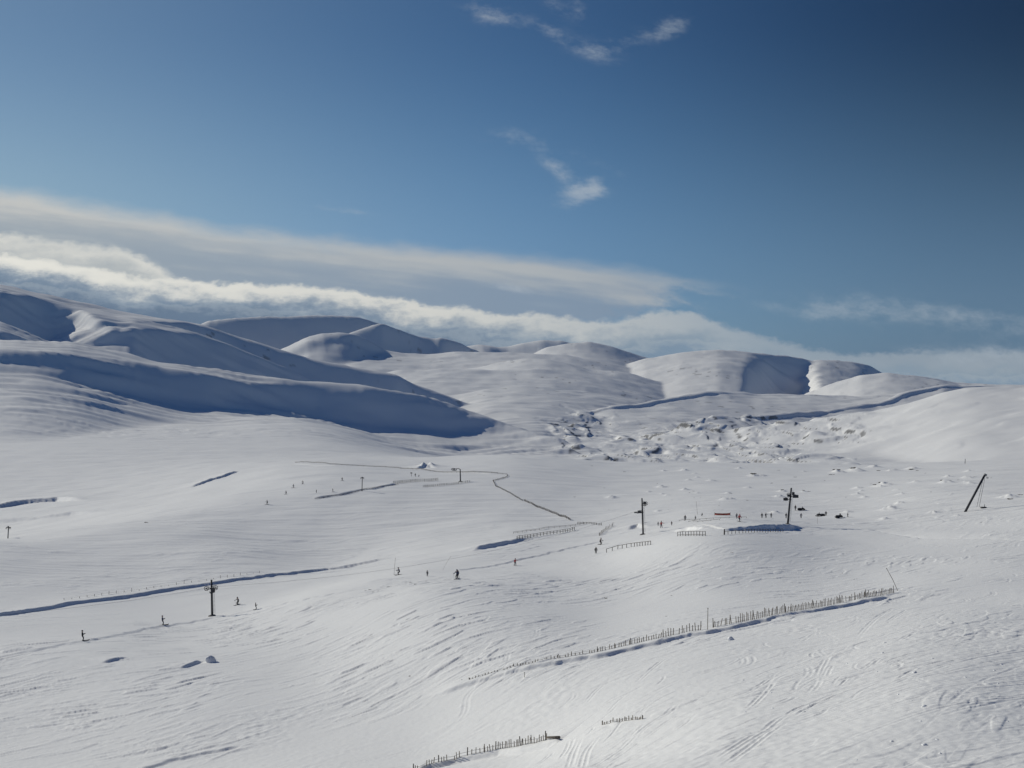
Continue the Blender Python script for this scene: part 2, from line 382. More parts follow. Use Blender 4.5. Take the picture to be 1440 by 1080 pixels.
def dist_line(x, y, P):
    """unsigned distance, sign (+ = beyond the line), fraction along"""
    seg = np.linalg.norm(np.diff(P, axis=0), axis=1)
    cum = np.concatenate([[0], np.cumsum(seg)])
    best = np.full(x.shape, 1e9)
    sg = np.ones(x.shape)
    fr = np.zeros(x.shape)
    for k in range(len(P) - 1):
        ax, ay = P[k]
        bx, by = P[k + 1]
        dx, dy = bx - ax, by - ay
        L2 = dx * dx + dy * dy + 1e-9
        t = np.clip(((x - ax) * dx + (y - ay) * dy) / L2, 0, 1)
        ex, ey = x - ax - t * dx, y - ay - t * dy
        d = np.hypot(ex, ey)
        m = d < best
        best = np.where(m, d, best)
        sg = np.where(m, np.sign(dx * (y - ay) - dy * (x - ax)), sg)
        fr = np.where(m, (cum[k] + t * seg[k]) / cum[-1], fr)
    return best, sg, fr


def bank(pts, h, lfar=8.0, w=0.5, trench=0.0, lnear=2.0, ends=(0.06, 0.06), jag=0.25, mod=0.15):
    """snow bank whose steep side faces down-picture"""
    P = plan(pts)
    if P[0, 0] > P[-1, 0]:
        P = P[::-1]
    sl = window(P, lfar * 3)
    x, y = X[sl], Y[sl]
    d, s, f = dist_line(x, y, P)
    e = d * s + jag * noise(x / 2.5, y / 2.5, 40)
    up = sstep(-w, w, e) * np.exp(-np.maximum(e, 0) / lfar)
    dn = np.exp(-np.maximum(-e, 0) / lnear) * (1 - sstep(-w, w, e))
    taper = sstep(0, ends[0], f) * sstep(1, 1 - ends[1], f)
    taper *= sstep(lfar * 3, lfar * 1.5, d)
    Z[sl] += taper * (h * up - trench * dn) * np.clip(0.95 - 0.3 * mod + mod * noise(x / 9, y / 9, 41) + 0.6 * mod * noise(x / 3, y / 3, 42), 0.15, 1.5)


def groove(P, depth, width, rim=0.4):
    width = max(width, 0.85 * float(np.median(P[:, 1])) * 0.0022)
    seg = np.hypot(*np.diff(P, axis=0).T)
    cum = np.concatenate([[0], np.cumsum(seg)])
    n = max(4, int(cum[-1] / (0.35 * width)))
    t = np.linspace(0, cum[-1], n)
    px, py = np.interp(t, cum, P[:, 0]), np.interp(t, cum, P[:, 1])
    ok = (py > 8) & (py < 1200)
    px, py, t = px[ok], py[ok], t[ok]
    if len(px) < 3:
        return
    a = np.clip(np.minimum(t, cum[-1] - t) / (cum[-1] * 0.2 + 1e-6), 0, 1)
    jc = np.searchsorted(U, CX + F * px / py)
    ic = np.searchsorted(D, py)
    dm = float(np.median(py))
    ru = int(np.clip(math.ceil(1.6 * width / (dm * 1.25 / F)), 1, 9))
    rd = int(np.clip(math.ceil(1.6 * width / (dm * 0.0021)), 1, 9))
    acc = {}
    for di in range(-rd, rd + 1):
        for dj in range(-ru, ru + 1):
            i = np.clip(ic + di, 0, ND - 1)
            j = np.clip(jc + dj, 0, NU - 1)
            r2 = ((X[i, j] - px) ** 2 + (Y[i, j] - py) ** 2) / width ** 2
            np.minimum.at(GR, (i, j), (-depth * a * (np.exp(-r2 * 1.5) - rim * np.exp(-(np.sqrt(r2) - 1.3) ** 2 * 4))).astype(np.float32))
            np.maximum.at(GP, (i, j), (depth * a * rim * np.exp(-(np.sqrt(r2) - 1.3) ** 2 * 4)).astype(np.float32))


GR = np.zeros_like(X)
GP = np.zeros_like(X)
BASEZ = Z.copy()
HUMMOCKS = [(1060, 669, 14), (1177, 666, 20), (1203, 663, 24), (1228, 658, 18), (1283, 660, 16), (1242, 683, 24), (1330, 679, 18), (1418, 700, 20), (1265, 707, 14), (1250, 718, 22), (1028, 703, 12), (1130, 692, 10), (1100, 690, 12), (600, 657, 18), (860, 700, 14), (930, 684, 14), (1000, 676, 12), (1360, 672, 14)]
for (u_, v_, w_) in HUMMOCKS + [(random.uniform(900, 1430), random.uniform(658, 730), random.uniform(6, 14)) for _ in range(40)]:
    x_, y_ = hit(u_, v_)
    r_ = 0.5 * w_ * y_ / F
    sl_ = window(np.array([[x_, y_]]), 4 * r_)
    q_ = ((X[sl_] - x_) / r_) ** 2 + ((Y[sl_] - y_) / (1.6 * r_)) ** 2
    Z[sl_] += 0.42 * r_ * np.exp(-q_ * 1.2) * (1 + 0.5 * noise(X[sl_] / (0.6 * r_), Y[sl_] / (0.8 * r_), 83))

# piste edge bank, drift under the long fence, banks beyond
bank([(-120, 884), (0, 865), (100, 850), (220, 834), (300, 822), (400, 808), (480, 798), (530, 789), (562, 783)], 0.72, 9, 0.45, 0.12, ends=(0.01, 0.05))
bank([(590, 985), (660, 966), (720, 950), (780, 938), (840, 926), (900, 911), (960, 896), (1000, 889), (1080, 873), (1160, 857), (1260, 838)], 0.42, 4, 0.36, 0.08, jag=0.5, mod=0.35)
bank([(664, 777), (690, 771), (715, 765), (740, 758), (765, 753)], 1.3, 14, 0.9, 0.3, ends=(0.12, 0.5))
bank([(985, 747), (1020, 745), (1060, 743), (1138, 742)], 1.1, 12, 0.7, 0.7, lnear=5, ends=(0.5, 0.2), jag=1.1)
bank([(940, 748), (965, 745), (1000, 743)], 0.8, 9, 0.7, 0.4, lnear=4, ends=(0.4, 0.4), jag=0.8)
bank([(882, 746), (895, 741), (915, 741)], 1.0, 8, 1.0, 0.4, ends=(0.35, 0.4))
bank([(268, 686), (290, 678), (315, 670), (338, 663)], 1.6, 9, 0.9, 0.5, ends=(0.15, 0.15))
bank([(-80, 718), (0, 711), (40, 706), (80, 702), (125, 704)], 2.2, 16, 2.0, 1.5, lnear=14, ends=(0.02, 0.3))
bank([(-40, 735), (40, 731), (100, 724), (160, 719)], 1.5, 16, 2.0, 0.5, lnear=12, ends=(0.02, 0.3))
bank([(410, 653), (470, 655), (540, 658), (585, 660), (640, 664), (700, 668)], 0.7, 12, 1.5, 0.3)
bank([(585, 661), (600, 656), (615, 659)], 2.4, 6, 1.5, 0.3, ends=(.3, .3))
bank([(440, 702), (480, 695), (520, 688), (560, 681)], 0.7, 8, 0.8, 0.3)
bank([(140, 935), (160, 931), (182, 927)], 0.28, 4, 0.2, 0.12, ends=(.3, .3), jag=.1)
bank([(248, 944), (268, 938), (286, 932)], 0.4, 4, 0.3, 0.12, ends=(.4, .2), jag=.1)
bank([(0, 925), (60, 915), (116, 904), (170, 893), (228, 882), (300, 868), (360, 857), (440, 842), (520, 826)], 0.2, 5, 0.7, 0.12, jag=0.8)
bank([(640, 803), (725, 788), (800, 772), (850, 762)], 0.22, 5, 0.6, 0.15, jag=0.8)
bank([(190, 1080), (250, 1065), (330, 1050), (385, 1040)], 0.2, 2, 0.3, 0.1, ends=(.1, .5), jag=0.6)
bank([(585, 1081), (640, 1068), (700, 1055), (785, 1038)], 0.3, 2, 0.3, 0.15)
bank([(1218, 744), (1260, 752), (1300, 757), (1370, 759), (1440, 762)], -0.45, 3, 0.6, 0.0, jag=0.8)
for pts in ([(680, 772), (700, 705)],):
    pass
# smooth knoll lip by the camera: long soft drift
bank([(1000, 1085), (1100, 1010), (1220, 945), (1330, 895), (1440, 862), (1500, 850)], 0.10, 5, 3.0, 0.05, lnear=4, jag=1.0)


def img_groove(pts, depth=0.06, width=0.16, n=2, gap=0.28, wob=0.0):
    P = plan(pts)
    t = np.linspace(0, 1, 60)
    tk = np.linspace(0, 1, len(P))
    if len(P) > 2:
        P = np.stack([pchip(tk, P[:, 0], t), pchip(tk, P[:, 1], t)], 1)
    tang = np.gradient(P, axis=0)
    nrm = np.stack([-tang[:, 1], tang[:, 0]], 1)
    nrm /= np.linalg.norm(nrm, axis=1)[:, None] + 1e-9
    for q in range(n):
        groove(P + nrm * gap * (q - (n - 1) / 2), depth, width)


# single tracks the photo shows
for pts in ([(1205, 902), (1212, 890), (1225, 876), (1243, 863), (1265, 852)], [(1248, 875), (1262, 866), (1277, 858)],
            [(1010, 1072), (1050, 1045), (1075, 1030), (1098, 1012), (1112, 1005)], [(1020, 1080), (1060, 1050), (1105, 1015)],
            [(1050, 1000), (1066, 985), (1082, 967), (1088, 958)], [(1150, 955), (1155, 943), (1165, 925)], [(1160, 955), (1170, 940), (1182, 937)],
            [(1042, 980), (1070, 965), (1100, 945)], [(760, 965), (775, 958), (812, 942), (850, 925), (955, 905)],
            [(820, 990), (850, 965), (880, 955)], [(895, 962), (915, 945), (940, 925)], [(668, 1018), (690, 1003), (712, 990), (727, 982)],
            [(800, 1075), (806, 1055), (815, 1035)], [(818, 1078), (826, 1050), (840, 1032)], [(790, 1060), (800, 1045), (804, 1033)],
            [(895, 1030), (915, 1015), (940, 1003)], [(905, 1036), (930, 1018), (960, 1000)],
            [(420, 905), (440, 900), (470, 893)], [(1300, 745), (1330, 733), (1300, 725), (1275, 733)],
            [(700, 770), (740, 757), (800, 745)], [(690, 790), (720, 780), (760, 770), (790, 762)], [(640, 745), (700, 735), (745, 740), (760, 750)]):
    img_groove(pts, 0.04, 0.16, 2, 0.34)

# many skiers' tracks: long faint runs along the piste, a few linked turns, short scuffs
def track(u0, v0, a, L, bend, amp, freq, dep, w, pair):
    x0, y0 = hit(u0, v0)
    n = 60
    t = np.linspace(0, 1, n)
    ang = a + bend * (t - 0.5) + amp * np.sin(t * freq + random.uniform(0, 6)) + 0.05 * np.sin(t * 23 + u0)
    st = L / n
    P = np.stack([x0 + np.cumsum(np.cos(ang)) * st, y0 + np.cumsum(np.sin(ang)) * st], 1)
    P[:, 1] = np.maximum(P[:, 1], 7)
    groove(P, dep, w)
    if pair:
        off = random.uniform(0.3, 0.5)
        groove(P + np.array([-math.sin(a), math.cos(a)]) * off, dep * random.uniform(0.5, 1), w)


for _ in range(270):
    d_ = random.uniform(0.014, 0.036)
    track(random.uniform(-80, 1300), random.uniform(790, 1085), math.radians(random.gauss(31, 7)), random.uniform(20, 80), random.gauss(0, 0.25), 0, 1, d_, random.uniform(0.1, 0.18), random.random() < 0.7)
for _ in range(16):
    track(random.uniform(200, 1400), random.uniform(800, 1080), math.radians(random.gauss(50, 15)), random.uniform(35, 75), random.gauss(0, 0.4), random.uniform(0.2, 0.4), random.uniform(16, 34), random.uniform(0.012, 0.03), 0.15, True)
for _ in range(260):
    cu_, cv_ = random.choice([(830, 1050, ), (1100, 960), (1230, 930), (650, 880), (1380, 800), (900, 1000), (1330, 760), (520, 930), (720, 860)])
    track(random.gauss(cu_, 60), min(1085, max(770, random.gauss(cv_, 30))), math.radians(random.gauss(42, 20)), random.uniform(2, 9), random.gauss(0, 0.6), 0, 1, random.uniform(0.02, 0.05), random.uniform(0.1, 0.2), random.random() < 0.4)
Z = Z + GR + np.where(GR < -0.002, 0, GP)

# dark heather and peat that shows on the hag edges
gz_u = np.gradient(Z, axis=1) / np.maximum(np.gradient(X, axis=1), 1e-3)
gz_d = np.gradient(Z, axis=0) / np.gradient(D)[:, None]
zy = gz_d - gz_u * (X / Y)
zx = gz_u
slope = np.hypot(zx, zy)
peat = sstep(0.2, 0.5, hagm) * sstep(0.32, 0.48, slope) * sstep(-0.05, 0.15, noise(X / 26, Y / 40, 50))
peat += 0.6 * sstep(0.55, 0.7, noise(X / 34, Y / 22, 93)) * sstep(0.1, 0.4, noise(X / 340, Y / 300, 94)) * sstep(2500, 2700, Y)
peat = 0.8 * np.clip(peat, 0, 1)


def gz(x, y):
    """height of the finished ground"""
    u = CX + F * x / y
    j = float(np.interp(u, U, np.arange(NU)))
    i = float(np.interp(y, D, np.arange(ND)))
    j0, i0 = min(int(j), NU - 2), min(int(i), ND - 2)
    a, b = j - j0, i - i0
    return float((Z[i0, j0] * (1 - a) + Z[i0, j0 + 1] * a) * (1 - b) + (Z[i0 + 1, j0] * (1 - a) + Z[i0 + 1, j0 + 1] * a) * b)


def spot(u, v, dmin=6.0):
    x, y = hit(u, v, dmin)
    return Vector((x, y, gz(x, y)))


# ------------------------------------------------------------------ materials
def mat(name, col, rough=0.6, metal=0.0, bump=0.0, scale=8.0, var=0.25):
    m = bpy.data.materials.new(name)
    m.use_nodes = True
    nt = m.node_tree
    b = nt.nodes['Principled BSDF']
    b.inputs['Roughness'].default_value = rough
    b.inputs['Metallic'].default_value = metal
    tc = nt.nodes.new('ShaderNodeTexCoord')
    n = nt.nodes.new('ShaderNodeTexNoise')
    n.inputs['Scale'].default_value = scale
    n.inputs['Detail'].default_value = 4
    nt.links.new(tc.outputs['Object'], n.inputs['Vector'])
    r = nt.nodes.new('ShaderNodeValToRGB')
    r.color_ramp.elements[0].position = 0.3
    r.color_ramp.elements[1].position = 0.7
    r.color_ramp.elements[0].color = (*[c * (1 - var) for c in col], 1)
    r.color_ramp.elements[1].color = (*[min(1, c * (1 + var)) for c in col], 1)
    nt.links.new(n.outputs['Fac'], r.inputs['Fac'])
    nt.links.new(r.outputs['Color'], b.inputs['Base Color'])
    if bump:
        bp = nt.nodes.new('ShaderNodeBump')
        bp.inputs['Strength'].default_value = bump
        bp.inputs['Distance'].default_value = 0.02
        nt.links.new(n.outputs['Fac'], bp.inputs['Height'])
        nt.links.new(bp.outputs['Normal'], b.inputs['Normal'])
    return m


def snow_material():
    m = bpy.data.materials.new('snow')
    m.use_nodes = True
    nt = m.node_tree
    N, L = nt.nodes, nt.links
    b = N['Principled BSDF']
    b.inputs['Roughness'].default_value = 0.75
    b.inputs['Specular IOR Level'].default_value = 0.25
    tc = N.new('ShaderNodeTexCoord')
    mp = N.new('ShaderNodeMapping')
    mp.inputs['Rotation'].default_value = (0, 0, -A)
    mp.inputs['Scale'].default_value = (0.35, 1.4, 1.0)
    L.new(tc.outputs['Object'], mp.inputs['Vector'])
    n1 = N.new('ShaderNodeTexNoise')
    n1.inputs['Scale'].default_value = 1.6
    n1.inputs['Detail'].default_value = 6
    n1.inputs['Roughness'].default_value = 0.65
    L.new(mp.outputs['Vector'], n1.inputs['Vector'])
    bp = N.new('ShaderNodeBump')
    bp.inputs['Strength'].default_value = 0.5
    bp.inputs['Distance'].default_value = 0.09
    L.new(n1.outputs['Fac'], bp.inputs['Height'])
    L.new(bp.outputs['Normal'], b.inputs['Normal'])
    at = N.new('ShaderNodeAttribute')
    at.attribute_name = 'peat'
    mx = N.new('ShaderNodeMix')
    mx.data_type = 'RGBA'
    mx.inputs[6].default_value = (0.88, 0.88, 0.865, 1)
    mx.inputs[7].default_value = (0.045, 0.042, 0.042, 1)
    L.new(at.outputs['Fac'], mx.inputs[0])
    L.new(mx.outputs[2], b.inputs['Base Color'])
    return m


SNOW = snow_material()


def grid_object(name, i0, i1, kind='structure'):
    nr = i1 - i0
    co = np.stack([X[i0:i1], Y[i0:i1], Z[i0:i1]], -1).reshape(-1, 3).astype(np.float32)
    idx = np.arange(nr * NU, dtype=np.int32).reshape(nr, NU)
    q = np.stack([idx[:-1, :-1], idx[:-1, 1:], idx[1:, 1:], idx[1:, :-1]], -1).reshape(-1)
    nf = len(q) // 4
    me = bpy.data.meshes.new(name)
    me.vertices.add(len(co))
    me.vertices.foreach_set('co', co.ravel())
    me.loops.add(nf * 4)
    me.loops.foreach_set('vertex_index', q)
    me.polygons.add(nf)
    me.polygons.foreach_set('loop_start', np.arange(0, nf * 4, 4, dtype=np.int32))
    me.polygons.foreach_set('use_smooth', np.ones(nf, bool))
    at = me.attributes.new('peat', 'FLOAT', 'POINT')
    at.data.foreach_set('value', peat[i0:i1].reshape(-1).astype(np.float32))
    me.update(calc_edges=True)
    me.materials.append(SNOW)
    o = bpy.data.objects.new(name, me)
    C.objects.link(o)
    o['kind'] = kind
    return o


RS = int(np.searchsorted(D, 1352))
grid_object('snow_slope', 0, RS + 1)
grid_object('hills', RS, ND)
me = bpy.data.meshes.new('ground')
me.from_pydata([(-12000, -4000, -402), (12000, -4000, -402), (12000, 10900, -402), (-12000, 10900, -402)], [], [(0, 1, 2, 3)])
me.materials.append(SNOW)
g = bpy.data.objects.new('ground', me)
C.objects.link(g)
g['kind'] = 'structure'

# ------------------------------------------------------------------ building blocks
class MB:
    def __init__(self):
        self.v, self.f, self.m = [], [], []

    def add(self, vs, fs, mi=0):
        n = len(self.v)
        self.v += [tuple(x) for x in vs]
        self.f += [tuple(n + i for i in f) for f in fs]
        self.m += [mi] * len(fs)
        return self

    def tube(self, p0, p1, r0, r1=None, n=8, mi=0):
        return self.path([p0, p1], [r0, r0 if r1 is None else r1], n, mi)

    def path(self, pts, rs, n=8, mi=0, closed=False):
        pts = [Vector(p) for p in pts]
        if isinstance(rs, (int, float)):
            rs = [rs] * len(pts)
        vs, fs = [], []
        for k, p in enumerate(pts):
            if closed:
                t = pts[(k + 1) % len(pts)] - pts[k - 1]
            else:
                t = pts[min(k + 1, len(pts) - 1)] - pts[max(k - 1, 0)]
            t.normalize()
            a = t.orthogonal() if k == 0 else (prev - t * prev.dot(t))
            a.normalize()
            prev = a
            b = t.cross(a)
            for q in range(n):
                an = 2 * PI * q / n
                vs.append(p + (a * math.cos(an) + b * math.sin(an)) * rs[k])
        K = len(pts)
        for k in range(K if closed else K - 1):
            for q in range(n):
                k2 = (k + 1) % K
                fs.append((k * n + q, k * n + (q + 1) % n, k2 * n + (q + 1) % n, k2 * n + q))
        if not closed:
            fs.append(tuple(range(n))[::-1])
            fs.append(tuple((K - 1) * n + q for q in range(n)))
        return self.add(vs, fs, mi)

    def box(self, c, s, rot=(0, 0, 0), mi=0):
        R = Euler(rot).to_matrix()
        c = Vector(c)
        vs = [c + R @ Vector((sx * s[0] / 2, sy * s[1] / 2, sz * s[2] / 2)) for sx in (-1, 1) for sy in (-1, 1) for sz in (-1, 1)]
        return self.add(vs, [(0, 1, 3, 2), (4, 6, 7, 5), (0, 4, 5, 1), (2, 3, 7, 6), (0, 2, 6, 4), (1, 5, 7, 3)], mi)

    def ring(self, c, axis, R, r, n=20, m=6, mi=0):
        axis = Vector(axis).normalized()
        a = axis.orthogonal().normalized()
        b = axis.cross(a)
        c = Vector(c)
        return self.path([c + (a * math.cos(2 * PI * k / n) + b * math.sin(2 * PI * k / n)) * R for k in range(n)], r, m, mi, True)

    def blob(self, c, s, n=10, m=7, seed=0, rough=0.2, flat=False, mi=0):
        rr = random.Random(seed)
        ph = [(rr.uniform(0, 6.3), rr.randint(2, 5), rr.uniform(0.3, 1)) for _ in range(5)]
        vs, fs = [], []
        for i in range(m + 1):
            th = (PI / 2 if flat else PI) * i / m
            for k in range(n):
                a = 2 * PI * k / n
                d = 1 + rough * sum(w * math.sin(fq * a + p + th * 2) for p, fq, w in ph) / 2.2 * math.sin(th + 0.15)
                d += rough * 0.5 * rr.uniform(-1, 1) * math.sin(th)
                vs.append((c[0] + s[0] * d * math.sin(th) * math.cos(a), c[1] + s[1] * d * math.sin(th) * math.sin(a), c[2] + s[2] * d * math.cos(th)))
        for i in range(m):
            for k in range(n):
                fs.append((i * n + k, (i + 1) * n + k, (i + 1) * n + (k + 1) % n, i * n + (k + 1) % n))
        return self.add(vs, fs, mi)

    def build(self, name, mats, parent=None, loc=(0, 0, 0), rot=(0, 0, 0), smooth=True):
        me = bpy.data.meshes.new(name)
        me.from_pydata([tuple(v) for v in self.v], [], self.f)
        for m in (mats if isinstance(mats, (list, tuple)) else [mats]):
            me.materials.append(m)
        me.polygons.foreach_set('material_index', self.m)
        me.polygons.foreach_set('use_smooth', [smooth] * len(self.f))
        me.update()
        return link(name, me, parent, loc, rot)


def link(name, me, parent=None, loc=(0, 0, 0), rot=(0, 0, 0)):
    o = bpy.data.objects.new(name, me)
    C.objects.link(o)
    o.location = loc
    o.rotation_euler = rot
    if parent is not None:
        o.parent = parent
    return o


def tag(o, label, cat, group=None):
    o['label'] = label
    o['category'] = cat
    if group:
        o['group'] = group
    return o


def empty(name, loc, label, cat, group=None, rz=0.0):
    o = bpy.data.objects.new(name, None)
    C.objects.link(o)
    o.location = loc
    o.rotation_euler = (0, 0, rz)
    return tag(o, label, cat, group)


def copy_thing(root, loc, rz=0.0, sc=1.0, label=None, group=None):
    r = root.copy()
    C.objects.link(r)
    r.location = loc
    r.rotation_euler = (0, 0, rz)
    r.scale = (sc, sc, sc)
    if label:
        r['label'] = label
    if group:
        r['group'] = group
    for ch in root.children:
        c = ch.copy()
        C.objects.link(c)
        c.parent = r
        for g in ch.children:
            d = g.copy()
            C.objects.link(d)
            d.parent = c
    return r


M_STEEL = mat('dark_steel', (0.035, 0.036, 0.042), 0.55, 0.4, 0.2, 3)
M_GALV = mat('weathered_galvanised', (0.16, 0.165, 0.17), 0.5, 0.5, 0.2, 4)
M_WOOD = mat('weathered_paling', (0.24, 0.205, 0.165), 0.85, 0, 0.4, 6, 0.45)
M_WOOD2 = mat('grey_fence_wood', (0.10, 0.085, 0.07), 0.85, 0, 0.4, 5, 0.4)
M_WIRE = mat('fence_wire', (0.08, 0.08, 0.085), 0.5, 0.6)
M_RUB = mat('black_rubber', (0.02, 0.02, 0.022), 0.7)
M_HEATH = mat('heather', (0.045, 0.036, 0.028), 0.95, 0, 0.8, 5, 0.5)
M_ROCK = mat('dark_rock', (0.10, 0.095, 0.09), 0.9, 0, 0.7, 2, 0.4)
M_RED = mat('orange_red_mesh', (0.62, 0.12, 0.06), 0.7)
M_CANE = mat('bamboo_cane', (0.17, 0.14, 0.10), 0.7)
M_SKIN = mat('face_skin', (0.42, 0.24, 0.17), 0.6)
M_BLACK = mat('black_cloth', (0.018, 0.018, 0.022), 0.8)
M_GLASS = mat('goggle_lens', (0.03, 0.02, 0.015), 0.15)
M_SNOWB = mat('packed_snow', (0.84, 0.85, 0.86), 0.8, 0, 0.5, 3, 0.04)

# ------------------------------------------------------------------ lift pylons
LINE = (spot(905, 752) - spot(298, 866))
LANG = math.atan2(LINE.y, LINE.x)


def wheel(parent, c, R, axis=(0, 1, 0)):
    w_ = MB().ring((0, 0, 0), axis, R, R * 0.13, 22, 6).build('sheave_wheel', M_RUB, parent, c)
    h = MB()
    ax = Vector(axis).normalized()
    a = ax.orthogonal().normalized()
    b = ax.cross(a)
    h.tube(-ax * 0.12, ax * 0.12, R * 0.24, n=10)
    for k in range(5):
        an = 2 * PI * k / 5 + 0.3
        h.tube((0, 0, 0), (a * math.cos(an) + b * math.sin(an)) * R * 0.95, R * 0.07, n=5)
    h.build('wheel_hub', M_STEEL, w_)


def pylon(u, v, top, r, label, sheaves, box=None, T=None, group='drag lift pylons on the snow', rz=None, ladder=True, base=True, side=-1):
    p = spot(u, v)
    s = p.y / F
    Hh = (v - top[1]) * s
    lean = (top[0] - u) * s
    rz = LANG if rz is None else rz
    t = empty('lift_pylon', p, label, 'lift pylon', group)
    MB().path([(0, 0, -0.6), (lean * 0.5, 0, Hh * 0.5), (lean, 0, Hh)], [r, r * 0.92, r * 0.8], 12).build('mast', M_STEEL, t)
    MB().tube((lean, 0, Hh + 0.003), (lean, 0, Hh + 0.1), r * 0.95, r * 0.9, 12).build('mast_cap', M_GALV, t)
    if base:
        MB().blob((0, 0, -0.15), (r * 3.6, r * 3.6, 0.5), 12, 5, 3, 0.15, True).build('footing', M_ROCK, t)
    if ladder:
        l = MB()
        for q in (0.0, 0.32):
            l.tube((lean * 0.08 + r + 0.1 + q, -0.05, Hh * 0.08), (lean * 0.95 + r * 0.8 + 0.1 + q, -0.05, Hh * 0.95), 0.022, n=5)
        n = int(Hh / 0.32)
        for k in range(n):
            f = 0.08 + 0.87 * k / n
            l.tube((lean * f + r + 0.1, -0.05, Hh * f), (lean * f + r + 0.42, -0.05, Hh * f), 0.018, n=4)
        l.build('ladder', M_GALV, t)
    d = Vector((math.cos(rz), math.sin(rz), 0))
    nrm = Vector((-math.sin(rz), math.cos(rz), 0))
    for (su, sv, R, off) in sheaves:
        z = (v - sv) * s
        x = (su - u) * s
        ml = lean * z / Hh
        c = Vector((x, -off, z))
        a = MB()
        a.tube((ml, 0, z - 0.1), (ml, -off, z - 0.1), 0.09, n=8)
        a.box(((ml + x) / 2, -off, z - 0.1), (abs(x - ml) + 0.5, 0.12, 0.16))
        a.tube((ml, -off, z - 0.1), (ml + (x - ml) * 0.6, -off, z + 0.55), 0.04, n=6)
        a.build('crossarm', M_STEEL, t)
        wheel(t, c + Vector((0, -0.16, 0.05)), R)
    for bq in ([] if not box else box if isinstance(box, list) else [box]):
        box = bq
        MB().box(((box[0] - u) * s, -r - 0.3, (v - box[1]) * s), (box[2] * s, 0.5, box[3] * s)).build('junction_box', M_STEEL, t, smooth=False)
    return t, Hh, lean


pylon(298.5, 866, (297.3, 815.5), 0.24, 'drag lift pylon nearest the left side with two ringed sheave wheels', [(291.5, 826.5, 0.47, 0.5), (304.5, 825.5, 0.47, 0.5), (296, 833, 0.3, -0.45)], (300.5, 829.5, 5, 4.5))
pylon(904.5, 753, (902.7, 702.3), 0.26, 'tall dark lift pylon with a wheel cluster high on its right side', [(908.2, 709, 0.5, 0.4), (907, 711.5, 0.36, -0.4), (899.5, 720.5, 0.42, 0.4), (897, 722, 0.36, -0.4), (893, 721.5, 0.16, 0.2)], [(906.5, 708, 4, 3.5), (899, 720.8, 4.5, 3), (893.5, 721.6, 4, 1.2)])
pylon(1107.5, 738.5, (1112.7, 687.5), 0.28, 'leaning dark lift pylon above the blue shadow with boxy crossarms', [(1117.5, 698.5, 0.45, 0.4), (1104.5, 702.5, 0.45, 0.4), (1108.5, 696.5, 0.36, -0.4)], [(1118, 698.5, 7.5, 4), (1114.8, 694.5, 3, 4), (1104, 702.5, 6, 3.4), (1108.5, 697.5, 4, 3)])

# far pylons with T heads
for (u, v, tu, tv, lab) in ((509, 691, 509.5, 672, 'slim far lift pole with a short crosshead beside the skiers'), (11, 757, 12, 741.5, 'lift pole behind the white crest at the far left edge')):
    p = spot(u, v, 300)
    s = p.y / F
    Hh = (v - tv) * s
    t = empty('lift_pylon', p, lab, 'lift pylon', 'drag lift pylons on the snow')
    MB().path([(0, 0, -0.6), ((tu - u) * s, 0, Hh)], [0.2, 0.17], 10).build('mast', M_STEEL, t)
    MB().box(((tu - u) * s, 0, Hh - 0.05), (1.7, 0.25, 0.28)).box(((tu - u) * s, -0.2, Hh + 0.2), (0.5, 0.3, 0.5)).build('crossarm', M_STEEL, t, smooth=False)
    for q in (-0.7, 0.7):
        wheel(t, ((tu - u) * s + q, -0.25, Hh - 0.35), 0.3)
# return station mast with its side arm
p = spot(647.6, 677.5, 300)
s = p.y / F
t = empty('lift_return_mast', p, 'far mast with an arm reaching left to a dark return wheel', 'lift mast')
Hh = 17.5 * s
MB().path([(0, 0, -0.6), (-0.5 * s, 0, Hh)], [0.36, 0.30], 10).build('mast', M_STEEL, t)
MB().path([(-0.5 * s, 0, Hh), (-3 * s, 0, Hh + 1.2 * s), (-5 * s, 0, Hh + 1.0 * s), (-9 * s, 0, Hh + 0.2 * s)], [0.2, 0.16, 0.16, 0.1], 8).build('arm', M_STEEL, t)
wt = MB()
wt.ring((0, 0, 0), (0.15, -0.3, 1), 1.5, 0.17, 28, 6)
for k in range(6):
    a = Vector((0.15, -0.3, 1)).normalized()
    b = a.orthogonal().normalized()
    c = a.cross(b)
    wt.tube((0, 0, 0), (b * math.cos(k * PI / 3) + c * math.sin(k * PI / 3)) * 1.45, 0.08, n=5)
wt.tube((0, 0, -0.3), (0, 0, 0.4), 0.3, n=10)
wt.build('return_wheel', M_STEEL, t, (-9.2 * s, 0, Hh - 0.2 * s))
MB().blob((0, 0, -0.2), (1.3, 1.0, 0.7), 12, 5, 9, 0.2, True).build('footing', M_ROCK, t)

# tow cable between the near pylons and on past the left edge
pa, pb, pc = spot(905, 752) + Vector((0.2, -0.4, 7.7)), spot(298, 866) + Vector((0, -0.5, 6.5)), spot(-160, 935) + Vector((0, 0, 6.5))
cb = MB()
for q0, q1, sag in ((pa, pb, 4.0), (pb, pc, 1.0)):
    cb.path([q0.lerp(q1, k / 30) - Vector((0, 0, sag * 4 * (k / 30) * (1 - k / 30))) for k in range(31)], 0.018, 5)
tag(cb.build('tow_cable', M_WIRE), 'thin tow cable strung from pylon to pylon above the lift track', 'cable')

